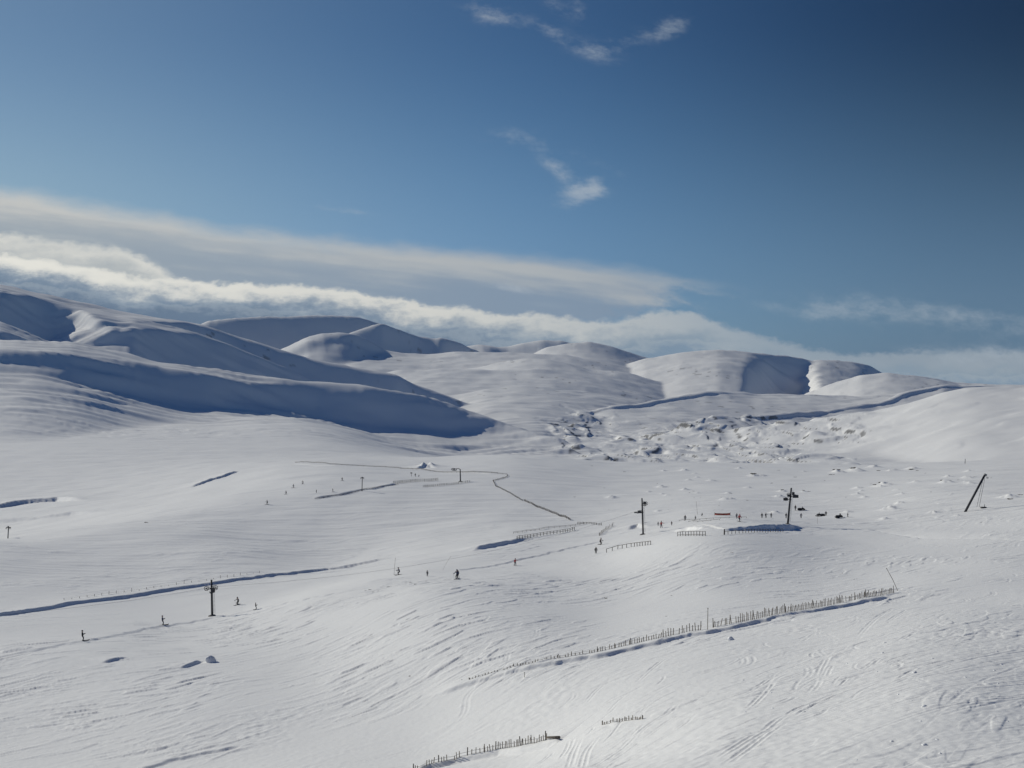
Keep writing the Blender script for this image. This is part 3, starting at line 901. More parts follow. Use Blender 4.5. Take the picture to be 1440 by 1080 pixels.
# the leaning mast with its stays, far right
p = spot(1357, 718.5)
s = p.y / F
t = empty('leaning_mast', p, 'thick dark mast leaning right, held by two thin upright stays', 'mast')
top = Vector((31 * s, 1.5, 50.5 * s))
MB().path([(-0.2, 0, -0.5), top * 0.5, top], [0.34, 0.33, 0.30], 14).build('mast', M_STEEL, t)
MB().box(top + Vector((0.25, 0, 0.15)), (0.7, 0.5, 0.6), (0, 0.5, 0)).build('mast_head', M_GALV, t)
wheel(t, top + Vector((0.75, -0.2, -0.7)), 0.28)
for q in (380.3, 383.6):
    foot = Vector(((q + 1000 - 1357) * s, 3.0, 4.5 * s))
    MB().tube(foot, top + Vector((-0.45 + (q - 380.3) * 0.15, 0, -0.9)), 0.05, n=6).build('stay', M_WIRE, t)
gp = spot(1383, 714.5)
MB().box((gp.x - p.x, gp.y - p.y, gp.z - p.z + 0.1), (1.6, 0.8, 0.5)).build('anchor_block', M_ROCK, t, smooth=False)
MB().tube((gp.x - p.x + 0.3, gp.y - p.y, gp.z - p.z), (gp.x - p.x + 0.35, gp.y - p.y, gp.z - p.z + 1.2), 0.1, 0.06, 8).build('anchor_post', M_STEEL, t)

# ------------------------------------------------------------------ snow fences
_pk = MB()
_pk.add([(-0.028, -0.012, -0.35), (0.028, -0.012, -0.35), (0.028, 0.012, -0.35), (-0.028, 0.012, -0.35),
         (-0.026, -0.012, 0.95), (0.026, -0.012, 0.95), (0.026, 0.012, 0.95), (-0.026, 0.012, 0.95), (0, -0.01, 1.0), (0, 0.01, 1.0)],
        [(0, 1, 5, 4), (1, 2, 6, 5), (2, 3, 7, 6), (3, 0, 4, 7), (4, 5, 8), (6, 7, 9), (5, 6, 9, 8), (7, 4, 8, 9)])
_tmp = _pk.build('picket', M_WOOD, smooth=False)
PICKET = _tmp.data
bpy.data.objects.remove(_tmp)


def walk(P, step):
    seg = [(P[k + 1] - P[k]).length for k in range(len(P) - 1)]
    tot = sum(seg)
    n = max(2, int(round(tot / step)) + 1)
    for k in range(n):
        t = tot * k / (n - 1)
        j = 0
        while j < len(seg) - 1 and t > seg[j]:
            t -= seg[j]
            j += 1
        f = t / seg[j]
        q = P[j].lerp(P[j + 1], min(f, 1))
        yield k / (n - 1), q, (P[j + 1] - P[j])


def ground_line(pts, dmin=6.0):
    return [Vector((*hit(u, v, dmin), 0)) for u, v in pts]


def picket_fence(pts, step, hpx, label, shift=(0, 0.35), gaps=(), wpx=1.1, group='paling snow fences across the piste', lean=0.075, nposts=5):
    P = ground_line(pts)
    o0 = P[0].copy()
    o0.z = gz(P[0].x, P[0].y + shift[1])
    t = empty('snow_fence', o0, label, 'snow fence', group)
    rails = {0.14: [], 0.52: []}
    hs = [h for h in hpx]
    for f, q, d in walk(P, step):
        h_ = float(np.interp(f, [a for a, _ in hs], [b for _, b in hs]))
        x, y = q.x + shift[0], q.y + shift[1]
        z = gz(x, y)
        hm = h_ * y / F
        for r in rails:
            rails[r].append(Vector((x, y, z + hm * r - 0.05)) - o0)
        if any(a <= f <= b for a, b in gaps):
            continue
        if random.random() < 0.05:
            continue
        hm *= random.uniform(0.62, 1.0)
        q = q + d.normalized() * random.gauss(0, step * 0.14)
        x, y = q.x + shift[0], q.y + shift[1]
        z = gz(x, y) - 0.1 * random.random()
        w_ = wpx * y / F / 0.056
        o = link('picket', PICKET, t, Vector((x, y, z)) - o0, (random.gauss(0, lean), random.gauss(0.02, lean), math.atan2(d.y, d.x) + random.gauss(0, 0.15)))
        o.scale = (w_, 1.5, hm)
    for r, ps in rails.items():
        MB().path(ps, 0.012, 5).build('wire', M_WIRE, t)
    for f, q, d in walk(P, sum((P[k + 1] - P[k]).length for k in range(len(P) - 1)) / max(1, nposts - 1)):
        h_ = float(np.interp(f, [a for a, _ in hs], [b for _, b in hs]))
        x, y = q.x + shift[0], q.y + shift[1] + 0.1
        z = gz(x, y)
        MB().tube((0, 0, -0.5), (random.gauss(0, 0.06), random.gauss(0, 0.05), h_ * y / F * 0.98), 0.048, 0.042, 8).build('post', M_WOOD2, t, Vector((x, y, z)) - o0)
    return t


picket_fence([(1004, 885), (1040, 878), (1080, 870), (1120, 862), (1160, 854), (1210, 844), (1258, 835)], 0.36, [(0, 14), (0.3, 13), (1, 10)],
             'long paling fence right of the tall cane, blue drift shadow beneath', nposts=7)
picket_fence([(660, 962), (720, 946), (780, 933), (840, 920), (900, 905), (940, 896), (986, 888)], 0.35, [(0, 3), (0.3, 5), (0.55, 8), (1, 13)],
             'paling fence left of the tall cane, sinking into the drift leftwards', nposts=7)
picket_fence([(580, 1083), (610, 1076), (650, 1066), (700, 1054), (740, 1046), (768, 1039)], 0.22, [(0, 9), (0.4, 11.5), (1, 13)],
             'broken paling fence at the bottom edge with many missing slats', gaps=((0.05, 0.08), (0.17, 0.20), (0.27, 0.30), (0.36, 0.42), (0.47, 0.49)), nposts=6)
picket_fence([(848, 1016), (866, 1013), (884, 1010), (905, 1009)], 0.23, [(0, 6), (0.6, 8), (1, 5)],
             'very short paling fence half buried between churned ski tracks', gaps=((0.12, 0.2), (0.28, 0.33)), nposts=2)
pf = [spot(770, 1039), spot(787, 1036)]
t = MB().path([pf[0] + Vector((0, 0.3, 0.15)), pf[1] + Vector((0, 0.3, 0.2))], [0.09, 0.11], 8).build('fallen_post', M_WOOD2)
tag(t, 'fallen dark post lying at the end of the broken bottom fence', 'post')
picket_fence([(842.5, 753), (848, 749.5), (855, 745), (862, 741)], 1.0, [(0, 6), (1, 5.5)], 'stubby dark paling fence running uphill just left of the tall pylon', wpx=1.0, shift=(0, 0), nposts=2)


def rail_fence(pts, step, h, label, rails=(0.95, 0.5), pr=0.07, rr=0.035, group='low fences around the lift track', dmin=6.0, paling=False, endpost=None, jit=0.0, buried=0.0):
    P = ground_line(pts, dmin)
    o0 = P[0].copy()
    o0.z = gz(o0.x, o0.y)
    t = empty('rail_fence', o0, label, 'fence', group)
    ends = []
    rl = {r: [] for r in rails}
    count = 0
    for f, q, d in walk(P, step):
        hh = h * random.uniform(1 - jit, 1 + jit)
        z = gz(q.x, q.y) - buried * random.random()
        b = Vector((q.x, q.y, z)) - o0
        r_ = pr
        if endpost and f == 0:
            hh, r_ = endpost
        MB().tube(b - Vector((0, 0, 0.3)), b + Vector((random.gauss(0, 0.03) * hh, 0, hh)), r_, r_ * 0.9, 6).build('post', M_WOOD2, t)
        for r in rails:
            rl[r].append(b + Vector((0, -0.05, h * r)))
    for r, ps in rl.items():
        MB().path(ps, rr, 5).build('rail', M_WOOD2, t)
    if paling:
        pm = MB()
        for f, q, d in walk(P, paling):
            if random.random() < 0.12:
                continue
            z = gz(q.x, q.y) - buried * random.random()
            b = Vector((q.x, q.y - 0.03, z)) - o0
            pm.box(b + Vector((0, 0, h * 0.45)), (0.09, 0.03, h * random.uniform(0.85, 1.1)), (0, random.gauss(0, 0.05), math.atan2(d.y, d.x)))
        pm.build('paling', M_WOOD2, t, smooth=False)
    return t


rail_fence([(727, 761), (745, 757), (770, 753), (790, 750), (808, 746)], 1.75, 1.15, 'two-rail post fence beyond the lone red skier', pr=0.10, rr=0.06)
rail_fence([(722, 752), (750, 747), (770, 744), (800, 741), (822, 738)], 2.6, 0.7, 'thin low fence line behind the two-rail post fence', pr=0.05, rr=0.04)
rail_fence([(853, 778), (868, 774), (890, 770), (915, 767)], 1.7, 1.05, 'sloping post and rail fence below the tall pylon', rails=(0.95,), pr=0.09, rr=0.07)
rail_fence([(953, 755), (992, 753.5)], 1.6, 1.15, 'short level fence in front of the blue drift right of the tall pylon', rails=(0.95, 0.3), pr=0.075, rr=0.05)
rail_fence([(1018.5, 751.5), (1045, 749), (1075, 747), (1101, 745.5)], 1.6, 0.85, 'fence with one stout end post in the blue shadow', rails=(0.95,), pr=0.07, rr=0.05, endpost=(1.35, 0.17))
rail_fence([(553, 680.5), (580, 678.5), (616, 676)], 2.0, 1.7, 'far lattice of grey snow fencing left of the return mast', rails=(0.95, 0.6, 0.3), dmin=300, paling=0.55)
rail_fence([(595, 686), (620, 683), (661, 679)], 2.0, 1.2, 'lower far fencing running to the foot of the return mast', rails=(0.95, 0.4), dmin=300, paling=0.6)
rail_fence([(415, 650), (470, 653), (540, 657), (600, 662), (640, 664.5), (700, 667)], 5.0, 0.8, 'long thin fence crossing the far flat behind the skiers', rails=(0.9, 0.4), dmin=300, pr=0.08, rr=0.1)
rail_fence([(700, 667), (713, 668), (714, 670), (703, 674), (693, 677), (697, 684), (712, 693), (735, 705)], 4.0, 0.8, 'zigzag paling fence along the bend of the far path', rails=(0.9, 0.4), dmin=300, paling=0.5, pr=0.08)
rail_fence([(737, 705), (750, 711), (765, 717.5), (785, 725), (802, 731.5)], 3.0, 0.95, 'dark straight paling fence descending beside the far path', rails=(0.9, 0.4), dmin=300, paling=0.32, pr=0.08)
rail_fence([(812, 736), (825, 737), (846, 739)], 2.0, 0.8, 'scruffy paling fence end where the path meets the lift track', rails=(0.8,), dmin=300, paling=0.45, jit=0.3)
rail_fence([(443, 702), (470, 697), (500, 692), (530, 686), (560, 682)], 3.0, 0.7, 'low fence beside the track under the slim far lift pole', rails=(0.9, 0.4), dmin=300, pr=0.07, rr=0.06)
rail_fence([(955, 732.5), (985, 731), (1015, 730), (1050, 729)], 3.0, 0.45, 'ankle-high rope fence in front of the orange banner', rails=(0.9,), pr=0.05, rr=0.05)
rail_fence([(968, 735), (990, 734), (1012, 733)], 3.0, 0.35, 'second lower rope line nearer than the ankle-high rope fence', rails=(0.9,), pr=0.05, rr=0.05)
rail_fence([(90, 846), (160, 838), (230, 828), (300, 817), (365, 808)], 2.3, 0.75, 'row of nearly buried posts along the top of the left bank', rails=(0.7,), pr=0.06, rr=0.012, jit=0.5, buried=0.35)

# ------------------------------------------------------------------ poles, banner, signs
for (u, v, tu, tv, r, lab) in ((995, 888, 995.5, 857.5, 0.04, 'tall upright cane standing in the gap between two paling fences'),
                               (1264, 831, 1246.5, 799.5, 0.04, 'long thin cane leaning left past the end of the paling fence'),
                               (981, 724, 979, 706, 0.045, 'thin pale pole behind the orange banner, tilted slightly left'),
                               (554, 809, 556, 786, 0.035, 'thin cane beside the skier at the end of the bank'),
                               (1149.5, 737, 1150, 725, 0.03, 'thin marker pole near the parked snowmobiles'),
                               (1357, 652.5, 1357.4, 646, 0.22, 'tiny dark post on the skyline above the leaning mast'),
                               (738, 957, 737.5, 950, 0.03, 'short stick poking from the groomed snow under the drift'),
                               (621, 803, 634, 783, 0.02, 'thin slanting cane left of the bulky skier')):
    p = spot(u, v)
    s = p.y / F
    MBo = MB().path([(0, 0, -0.4), ((tu - u) * s * 0.5, 0, (v - tv) * s * 0.5), ((tu - u) * s, 0, (v - tv) * s)], [r, r, r * 0.8], 7)
    MBo.tube(((tu - u) * s * 0.96, 0, (v - tv) * s * 0.96), ((tu - u) * s, 0, (v - tv) * s + 0.02), r * 1.4, n=7)
    tag(MBo.build('marker_pole', M_CANE if r < 0.1 else M_STEEL, None, p), lab, 'pole')

p = spot(1016, 725)
s = p.y / F
t = empty('safety_banner', p, 'orange-red banner stretched low between two short stakes', 'banner')
bw, bh = 22 * s, 3.2 * s
bm = MB()
nn = 24
vs, fs = [], []
for k in range(nn + 1):
    x = -bw / 2 + bw * k / nn
    sag = 0.12 * math.sin(PI * k / nn)
    for yy in (-0.02, 0.02):
        vs += [(x, yy + 0.1 * math.sin(k * 0.9), 0.08 - sag * 0.3), (x, yy + 0.1 * math.sin(k * 0.9 + 0.5), bh - sag)]
for k in range(nn):
    a = k * 4
    fs += [(a, a + 4, a + 5, a + 1), (a + 2, a + 3, a + 7, a + 6), (a + 1, a + 5, a + 7, a + 3), (a, a + 2, a + 6, a + 4)]
bm.add(vs, fs).build('cloth', M_RED, t)
for q in (-bw / 2, bw / 2):
    MB().tube((q, 0.08, -0.3), (q, 0.08, bh + 0.25), 0.05, n=7).build('stake', M_WOOD2, t)

p = spot(578.5, 669.5, 300)
t = empty('sign_board', p, 'small dark T-shaped sign above the far lattice fencing', 'sign')
MB().tube((0, 0, -0.3), (0, 0, 2.0), 0.11, n=8).build('post', M_STEEL, t)
MB().box((0, -0.1, 2.1), (1.3, 0.08, 0.55)).build('board', M_STEEL, t, smooth=False)

# ------------------------------------------------------------------ snowmobiles
def snowmobile(u, v, label, rz):
    p = spot(u, v)
    t = empty('snowmobile', p, label, 'snowmobile', 'snowmobiles parked beyond the lift', rz)
    b = MB()
    secs = [(-1.5, 0.30, 0.42, 0.55), (-1.0, 0.30, 0.40, 0.72), (-0.2, 0.30, 0.42, 0.70), (0.35, 0.30, 0.50, 0.95), (0.9, 0.28, 0.50, 0.85), (1.35, 0.30, 0.30, 0.55), (1.5, 0.36, 0.14, 0.42)]
    vs, fs = [], []
    for x, z0, hw_, z1 in secs:
        vs += [(x, -hw_, z0), (x, -hw_ * 1.05, z0 + (z1 - z0) * 0.55), (x, -hw_ * 0.5, z1), (x, hw_ * 0.5, z1), (x, hw_ * 1.05, z0 + (z1 - z0) * 0.55), (x, hw_, z0)]
    for k in range(len(secs) - 1):
        for q in range(6):
            fs.append((k * 6 + q, k * 6 + (q + 1) % 6, k * 6 + 6 + (q + 1) % 6, k * 6 + 6 + q))
    fs += [(5, 4, 3, 2, 1, 0), tuple(range(len(vs) - 6, len(vs)))]
    b.add(vs, fs).build('body', M_BLACK, t)
    MB().blob((-0.75, 0, 0.78), (0.75, 0.2, 0.16), 12, 7, 2, 0.05).build('seat', M_RUB, t)
    MB().path([(0.55, -0.32, 0.95), (0.42, -0.26, 1.32), (0.36, 0, 1.42), (0.42, 0.26, 1.32), (0.55, 0.32, 0.95)], 0.035, 6).add(
        [(0.55, -0.32, 0.95), (0.42, -0.26, 1.32), (0.36, 0, 1.42), (0.42, 0.26, 1.32), (0.55, 0.32, 0.95),
         (0.58, -0.32, 0.95), (0.45, -0.26, 1.32), (0.39, 0, 1.42), (0.45, 0.26, 1.32), (0.58, 0.32, 0.95)],
        [(0, 1, 2, 3, 4), (9, 8, 7, 6, 5)]).build('windscreen', M_GLASS, t)
    MB().tube((0.2, -0.38, 1.05), (0.2, 0.38, 1.05), 0.03, n=6).build('handlebar', M_STEEL, t)
    tr = MB()
    tr.path([(-1.45, 0, 0.2), (-1.3, 0, 0.36), (-0.2, 0, 0.38), (0.1, 0, 0.22), (-0.1, 0, 0.06), (-1.25, 0, 0.05)], 0.06, 6, 0, True)
    tr.box((-0.65, 0, 0.2), (1.5, 0.4, 0.3))
    tr.build('track', M_RUB, t)
    for q in (-0.48, 0.48):
        MB().path([(0.3, q, 0.05), (1.4, q, 0.05), (1.65, q, 0.12), (1.78, q, 0.26)], 0.06, 6).tube((1.0, q, 0.05), (0.95, q * 0.7, 0.45), 0.04, n=6).build('front_ski', M_STEEL, t)


snowmobile(1127, 719, 'large dark snowmobile parked farthest back, just right of the leaning pylon', 0.1)
snowmobile(1154, 726, 'dark snowmobile in the middle of the parked row', 2.9)
snowmobile(1180, 729, 'dark snowmobile nearest the right end of the parked row', 0.4)

# ------------------------------------------------------------------ people
def figure(pose):
    """joints -> one continuous skinned body, evaluated to a mesh; origin between the feet, facing +Y"""
    J = {}
    E = []

    def j(name, co, r, par=None):
        J[name] = (Vector(co), r)
        if par:
            E.append((par, name))
    lean, bend, tw = pose.get('lean', 0.1), pose.get('bend', 0.25), pose.get('stance', 0.16)
    hipz = 0.93 - bend * 0.42
    sit = pose.get('sit', False)
    if sit:
        hipz = 0.78
    hip = Vector((0, -bend * 0.25, hipz))
    j('hip', hip, 0.165)
    ct, st = math.cos(lean), math.sin(lean)
    up = Vector((0, st, ct))
    j('waist', hip + up * 0.17, 0.155, 'hip')
    j('chest', hip + up * 0.38, 0.185, 'waist')
    j('collar', hip + up * 0.50, 0.12, 'chest')
    j('neck', hip + up * 0.58, 0.07, 'collar')
    hd = (up * 0.6 + Vector((0, 0.12, 0.4))).normalized()
    j('jaw', hip + up * 0.60 + hd * 0.06, 0.085, 'neck')
    j('head', hip + up * 0.60 + hd * 0.15, 0.11, 'jaw')
    j('crown', hip + up * 0.60 + hd * 0.24, 0.075, 'head')
    j('nose', J['head'][0] + Vector((0, 0.115, -0.03)), 0.022, 'head')
    for s_ in (-1, 1):
        L_ = 'lr'[s_ > 0]
        th = hip + Vector((s_ * 0.09, 0, -0.06))
        j('th' + L_, th, 0.12, 'hip')
        if sit:
            kn = hip + Vector((s_ * 0.26, 0.42, -0.08))
            an = Vector((s_ * 0.34, 0.38, 0.28))
        else:
            an = Vector((s_ * tw, pose.get('stride', 0) * s_, 0.09))
            mid = (th + an) / 2
            kn = mid + Vector((0, 0.05 + bend * 0.55, 0))
        j('kn' + L_, kn, 0.085, 'th' + L_)
        j('an' + L_, an, 0.07, 'kn' + L_)
        j('heel' + L_, an + Vector((0, -0.03, -0.05)), 0.055, 'an' + L_)
        j('toe' + L_, an + Vector((0, 0.2, -0.05)), 0.045, 'heel' + L_)
        sh = J['chest'][0] + up * 0.09 + Vector((s_ * 0.2, 0, 0))
        j('sh' + L_, sh, 0.085, 'chest')
        arm = pose.get('arm' + L_, (0.12, 0.12, -0.26, 0.02, 0.24, -0.06))
        el = sh + Vector((s_ * arm[0], arm[1], arm[2]))
        wr = el + Vector((s_ * arm[3], arm[4], arm[5]))
        j('el' + L_, el, 0.062, 'sh' + L_)
        j('wr' + L_, wr, 0.047, 'el' + L_)
        fd = (wr - el).normalized()
        side = Vector((s_, 0, 0))
        j('palm' + L_, wr + fd * 0.07, 0.045, 'wr' + L_)
        for k, ln in enumerate((0.075, 0.085, 0.08, 0.065)):
            b_ = wr + fd * 0.11 + Vector((0, 0, (k - 1.5) * 0.026))
            j('f%d%s' % (k, L_), b_, 0.016, 'palm' + L_)
            j('g%d%s' % (k, L_), b_ + fd * ln * 0.5 - side * 0.035, 0.013, 'f%d%s' % (k, L_))
        j('thumb' + L_, wr + fd * 0.07 + Vector((0, 0.02, 0.06)), 0.018, 'palm' + L_)
    names = list(J)
    me = bpy.data.meshes.new('figure')
    me.from_pydata([tuple(J[n][0]) for n in names], [(names.index(a), names.index(b)) for a, b in E], [])
    o = link('figure', me)
    sk = o.modifiers.new('skin', 'SKIN')
    sk.use_smooth_shade = True
    for k, n in enumerate(names):
        d = me.skin_vertices[0].data[k]
        d.radius = (J[n][1], J[n][1])
        d.use_root = (n == 'hip')
    sb = o.modifiers.new('sub', 'SUBSURF')
    sb.levels = sb.render_levels = 1
    bpy.context.view_layer.update()
    dg = bpy.context.evaluated_depsgraph_get()
    out = bpy.data.meshes.new_from_object(o.evaluated_get(dg))
    bpy.data.objects.remove(o)
    # cloth zones: 0 jacket, 1 trousers, 2 face, 3 boots and gloves
    zone = {}
    for n in names:
        if n in ('jaw', 'head', 'crown', 'nose', 'neck'):
            zone[n] = 2
        elif n[:2] in ('th', 'kn') and n[:5] != 'thumb' or n == 'hip':
            zone[n] = 1
        elif n[:2] == 'an' or n[:4] == 'heel' or n[:3] == 'toe' or n[:4] == 'palm' or n[:5] == 'thumb' or n[0] in 'fg' and n[1].isdigit():
            zone[n] = 3
        else:
            zone[n] = 0
    jp = np.array([J[n][0] for n in names])
    jz = [zone[n] for n in names]
    for p_ in out.polygons:
        c_ = np.array(p_.center)
        p_.material_index = jz[int(np.argmin(((jp - c_) ** 2).sum(1)))]
        p_.use_smooth = True
    return out, J


POSES = {
    'ski': dict(lean=0.32, bend=0.45, stance=0.16, arml=(0.14, 0.16, -0.22, 0.04, 0.24, -0.04), armr=(0.14, 0.16, -0.22, 0.04, 0.24, -0.04)),
    'stand': dict(lean=0.05, bend=0.04, stance=0.13, arml=(0.09, 0.0, -0.29, 0.02, 0.08, -0.24), armr=(0.09, 0.0, -0.29, 0.02, 0.12, -0.22)),
    'tow': dict(lean=-0.10, bend=0.16, stance=0.14, arml=(0.06, 0.10, -0.26, -0.06, 0.22, 0.05), armr=(0.06, 0.12, -0.24, -0.06, 0.22, 0.08)),
    'walk': dict(lean=0.12, bend=0.1, stance=0.12, stride=0.2, arml=(0.10, 0.12, -0.26, 0.0, 0.22, -0.12), armr=(0.10, -0.10, -0.27, 0.0, 0.02, -0.26)),
    'point': dict(lean=0.08, bend=0.08, stance=0.2, arml=(0.20, 0.10, -0.12, 0.22, 0.08, 0.0), armr=(0.10, 0.02, -0.28, 0.02, 0.14, -0.2)),
    'sit': dict(lean=0.25, bend=0.0, sit=True, arml=(0.08, 0.2, -0.2, 0.0, 0.25, -0.03), armr=(0.08, 0.2, -0.2, 0.0, 0.25, -0.03)),
}
FIG = {k: figure(p) for k, p in POSES.items()}
CLOTH = {}


def cloth(col):
    if col not in CLOTH:
        names_ = {(0.45, 0.03, 0.03): 'red_jacket', (0.02, 0.022, 0.03): 'black_jacket', (0.03, 0.04, 0.09): 'navy_jacket', (0.5, 0.1, 0.11): 'pale_red_jacket', (0.11, 0.10, 0.10): 'grey_jacket', (0.06, 0.035, 0.03): 'brown_jacket'}
        CLOTH[col] = mat(names_.get(col, 'cloth'), col, 0.85, 0, 0.3, 20)
    return CLOTH[col]


BLK, RED, NAVY, PINK, GREY, BRN = (0.02, 0.022, 0.03), (0.45, 0.03, 0.03), (0.03, 0.04, 0.09), (0.5, 0.1, 0.11), (0.11, 0.10, 0.10), (0.06, 0.035, 0.03)
PARTS = {}


def person(u, v, px, pose, face, jacket, label, skis=True, poles=None, helmet=BLK, dmin=6.0, pack=False, wide=1.0):
    p = spot(u, v, dmin)
    body, J = FIG[pose]
    hgt = J['crown'][0].z + 0.1
    sc = min(max(px * p.y / F / hgt, 0.75), 1.25)
    key = (pose, jacket)
    if key not in PARTS:
        b = body.copy()
        b.name = 'body'
        for m_ in (cloth(jacket), M_BLACK, M_SKIN, M_RUB):
            b.materials.append(m_)
        PARTS[key] = b
    t = empty('person', p, label, 'person', 'people out on the snow', math.radians(face))
    t.scale = (sc * wide, sc, sc)
    link('body', PARTS[key], t)
    hc = J['head'][0]
    if ('hat', pose, helmet) not in PARTS:
        h = MB().blob((0, 0, 0.0), (0.135, 0.15, 0.15), 14, 7, 1, 0.0, True).ring((0, 0, 0.0), (0, 0, 1), 0.135, 0.014, 14, 5)
        h.path([(-0.1, 0.1, -0.03), (0, 0.14, -0.03), (0.1, 0.1, -0.03)], [0.03, 0.036, 0.03], 8)
        o = h.build('helmet', cloth(helmet))
        PARTS[('hat', pose, helmet)] = o.data
        bpy.data.objects.remove(o)
    link('helmet', PARTS[('hat', pose, helmet)], t, hc + Vector((0, 0.0, 0.02)))
    if pack:
        MB().blob((0, 0, 0), (0.17, 0.13, 0.26), 12, 8, 4, 0.08).build('rucksack', M_BLACK, t, J['chest'][0] + Vector((0, -0.24, 0)))
    if skis:
        for L_ in 'lr':
            x = J['an' + L_][0].x
            if 'ski' not in PARTS:
                k_ = MB()
                k_.path([(0, -0.75, 0.02), (0, 0.7, 0.02), (0, 0.88, 0.06), (0, 0.97, 0.14)], [0.045, 0.045, 0.045, 0.02], 6)
                k_.box((0, 0, 0.05), (0.07, 0.3, 0.05))
                o = k_.build('ski', M_STEEL)
                PARTS['ski'] = o.data
                bpy.data.objects.remove(o)
            link('ski', PARTS['ski'], t, (x, 0.05, 0))
    if poles if poles is not None else skis and pose == 'ski':
        for L_ in 'lr':
            g_ = J['palm' + L_][0]
            sx = 1 if L_ == 'r' else -1
            MB().tube(g_ + Vector((0, 0, 0.12)), (g_.x + sx * 0.08, g_.y - 0.45, 0.03), 0.014, 0.010, 6).ring((g_.x + sx * 0.075, g_.y - 0.42, 0.1), (0, 0, 1), 0.05, 0.008, 10, 4).build('ski_pole', M_STEEL, t)
    return t


# along the drag lift track
person(116.5, 903, 15.5, 'tow', -65, BLK, 'leftmost person, dark clothes, riding the drag lift with long shadow')
person(229, 881, 14, 'tow', -65, NAVY, 'person in dark clothes on the lift track left of the ringed pylon')
person(334.5, 850, 11.5, 'ski', 150, GREY, 'skier in grey just right of the ringed pylon, upper of two')
person(360, 857, 10, 'tow', -65, BLK, 'person on the lift track right of the ringed pylon, lower of two', helmet=BLK)
person(561, 810, 11, 'ski', 110, NAVY, 'dark skier standing below the end of the bank', skis=True)
person(601, 811, 7.5, 'stand', 170, BLK, 'small dark figure halfway between the bank end and the bulky skier', skis=False)
person(643, 815, 18.5, 'ski', 160, NAVY, 'largest skier in view, bulky navy jacket and black trousers', pack=True, helmet=NAVY, wide=1.15)
person(724.5, 795, 10.5, 'point', 200, RED, 'lone skier in a red jacket on the shaded lift track', helmet=BRN)
person(838, 779, 9.5, 'stand', 190, BLK, 'dark figure in a long coat at the low end of the sloping fence', skis=False, wide=1.25)
person(844.5, 767.5, 10, 'ski', 240, BRN, 'skier leaning forward below the stubby paling fence')
person(930, 743.5, 10.5, 'point', 180, RED, 'person in a red jacket right of the tall pylon', helmet=BLK, skis=False)
person(925.5, 739.5, 5, 'stand', 180, GREY, 'tiny grey figure close behind the red jacket near the tall pylon', skis=False)
person(944.5, 738, 5, 'stand', 180, BRN, 'tiny brown figure a little right of the red jacket', skis=False)
# beyond the ropes
person(963.5, 731.5, 8.5, 'stand', 180, BLK, 'dark upright figure left of the orange banner by the rope', skis=False, wide=1.1)
person(978, 731, 6, 'walk', 160, GREY, 'small grey figure between the dark upright figure and the banner', skis=False)
person(988, 726.5, 4.5, 'sit', 100, BLK, 'dark figure sitting on the snow left of the banner', skis=False)
person(1036, 730, 8, 'walk', 190, NAVY, 'navy figure half hidden behind a taller one right of the banner', skis=False)
person(1040, 736.5, 14, 'walk', 200, PINK, 'tall figure in a reddish jacket and black trousers right of the banner', skis=True, poles=True, helmet=PINK)
person(1071.5, 728.5, 7.5, 'stand', 180, BLK, 'dark figure leftmost of three chatting before the leaning pylon', skis=False, wide=1.1)
person(1077, 728.5, 7.5, 'point', 190, BLK, 'middle of three chatting figures, arm held out', skis=False)
person(1084.5, 727.5, 7.5, 'stand', 170, GREY, 'thin grey figure, rightmost of three before the leaning pylon', skis=False)
person(1105.5, 729.5, 8, 'stand', 180, BLK, 'dark figure close against the leaning pylon', skis=False)
person(1118.5, 719, 8, 'stand', 180, BLK, 'dark figure standing beside the large snowmobile', skis=False)
person(1126.5, 729.5, 8, 'walk', 180, NAVY, 'navy figure below the large snowmobile, pole in the snow', skis=True)
person(1161.5, 725.5, 6.5, 'stand', 170, BLK, 'dark figure at the right end of the middle snowmobile', skis=False, wide=1.3)
person(1192, 728, 6.5, 'walk', 240, BLK, 'dark figure at the right end of the snowmobile row, bending', skis=False, wide=1.2)
# far skiers
for (u, v, px, pose, fc, jk, lab) in ((376, 709.5, 6.5, 'ski', 120, BLK, 'far dark skier lowest and leftmost of the group on the far slope'),
                                      (402.5, 695, 5.5, 'ski', 130, BLK, 'far skier second from the left on the far slope'),
                                      (413, 686.5, 5.5, 'ski', 110, NAVY, 'far skier third from the left, above the second'),
                                      (426, 681, 5, 'ski', 140, BLK, 'far skier highest on the left side of the far group'),
                                      (445, 694, 4.5, 'stand', 140, BLK, 'far figure alone between the left group and the slim lift pole'),
                                      (468, 693, 5, 'tow', -60, GREY, 'pale grey far figure just left of the slim lift pole'),
                                      (481.5, 676, 6, 'ski', 120, BLK, 'far skier above the slim lift pole'),
                                      (584, 670, 5, 'stand', 180, BLK, 'far figure just right of the T-shaped sign'),
                                      (589.5, 670.5, 3.5, 'sit', 120, BLK, 'far seated figure right of the T-shaped sign')):
    person(u, v, px, pose, fc, jk, lab, skis=pose != 'stand' and pose != 'sit', dmin=300)

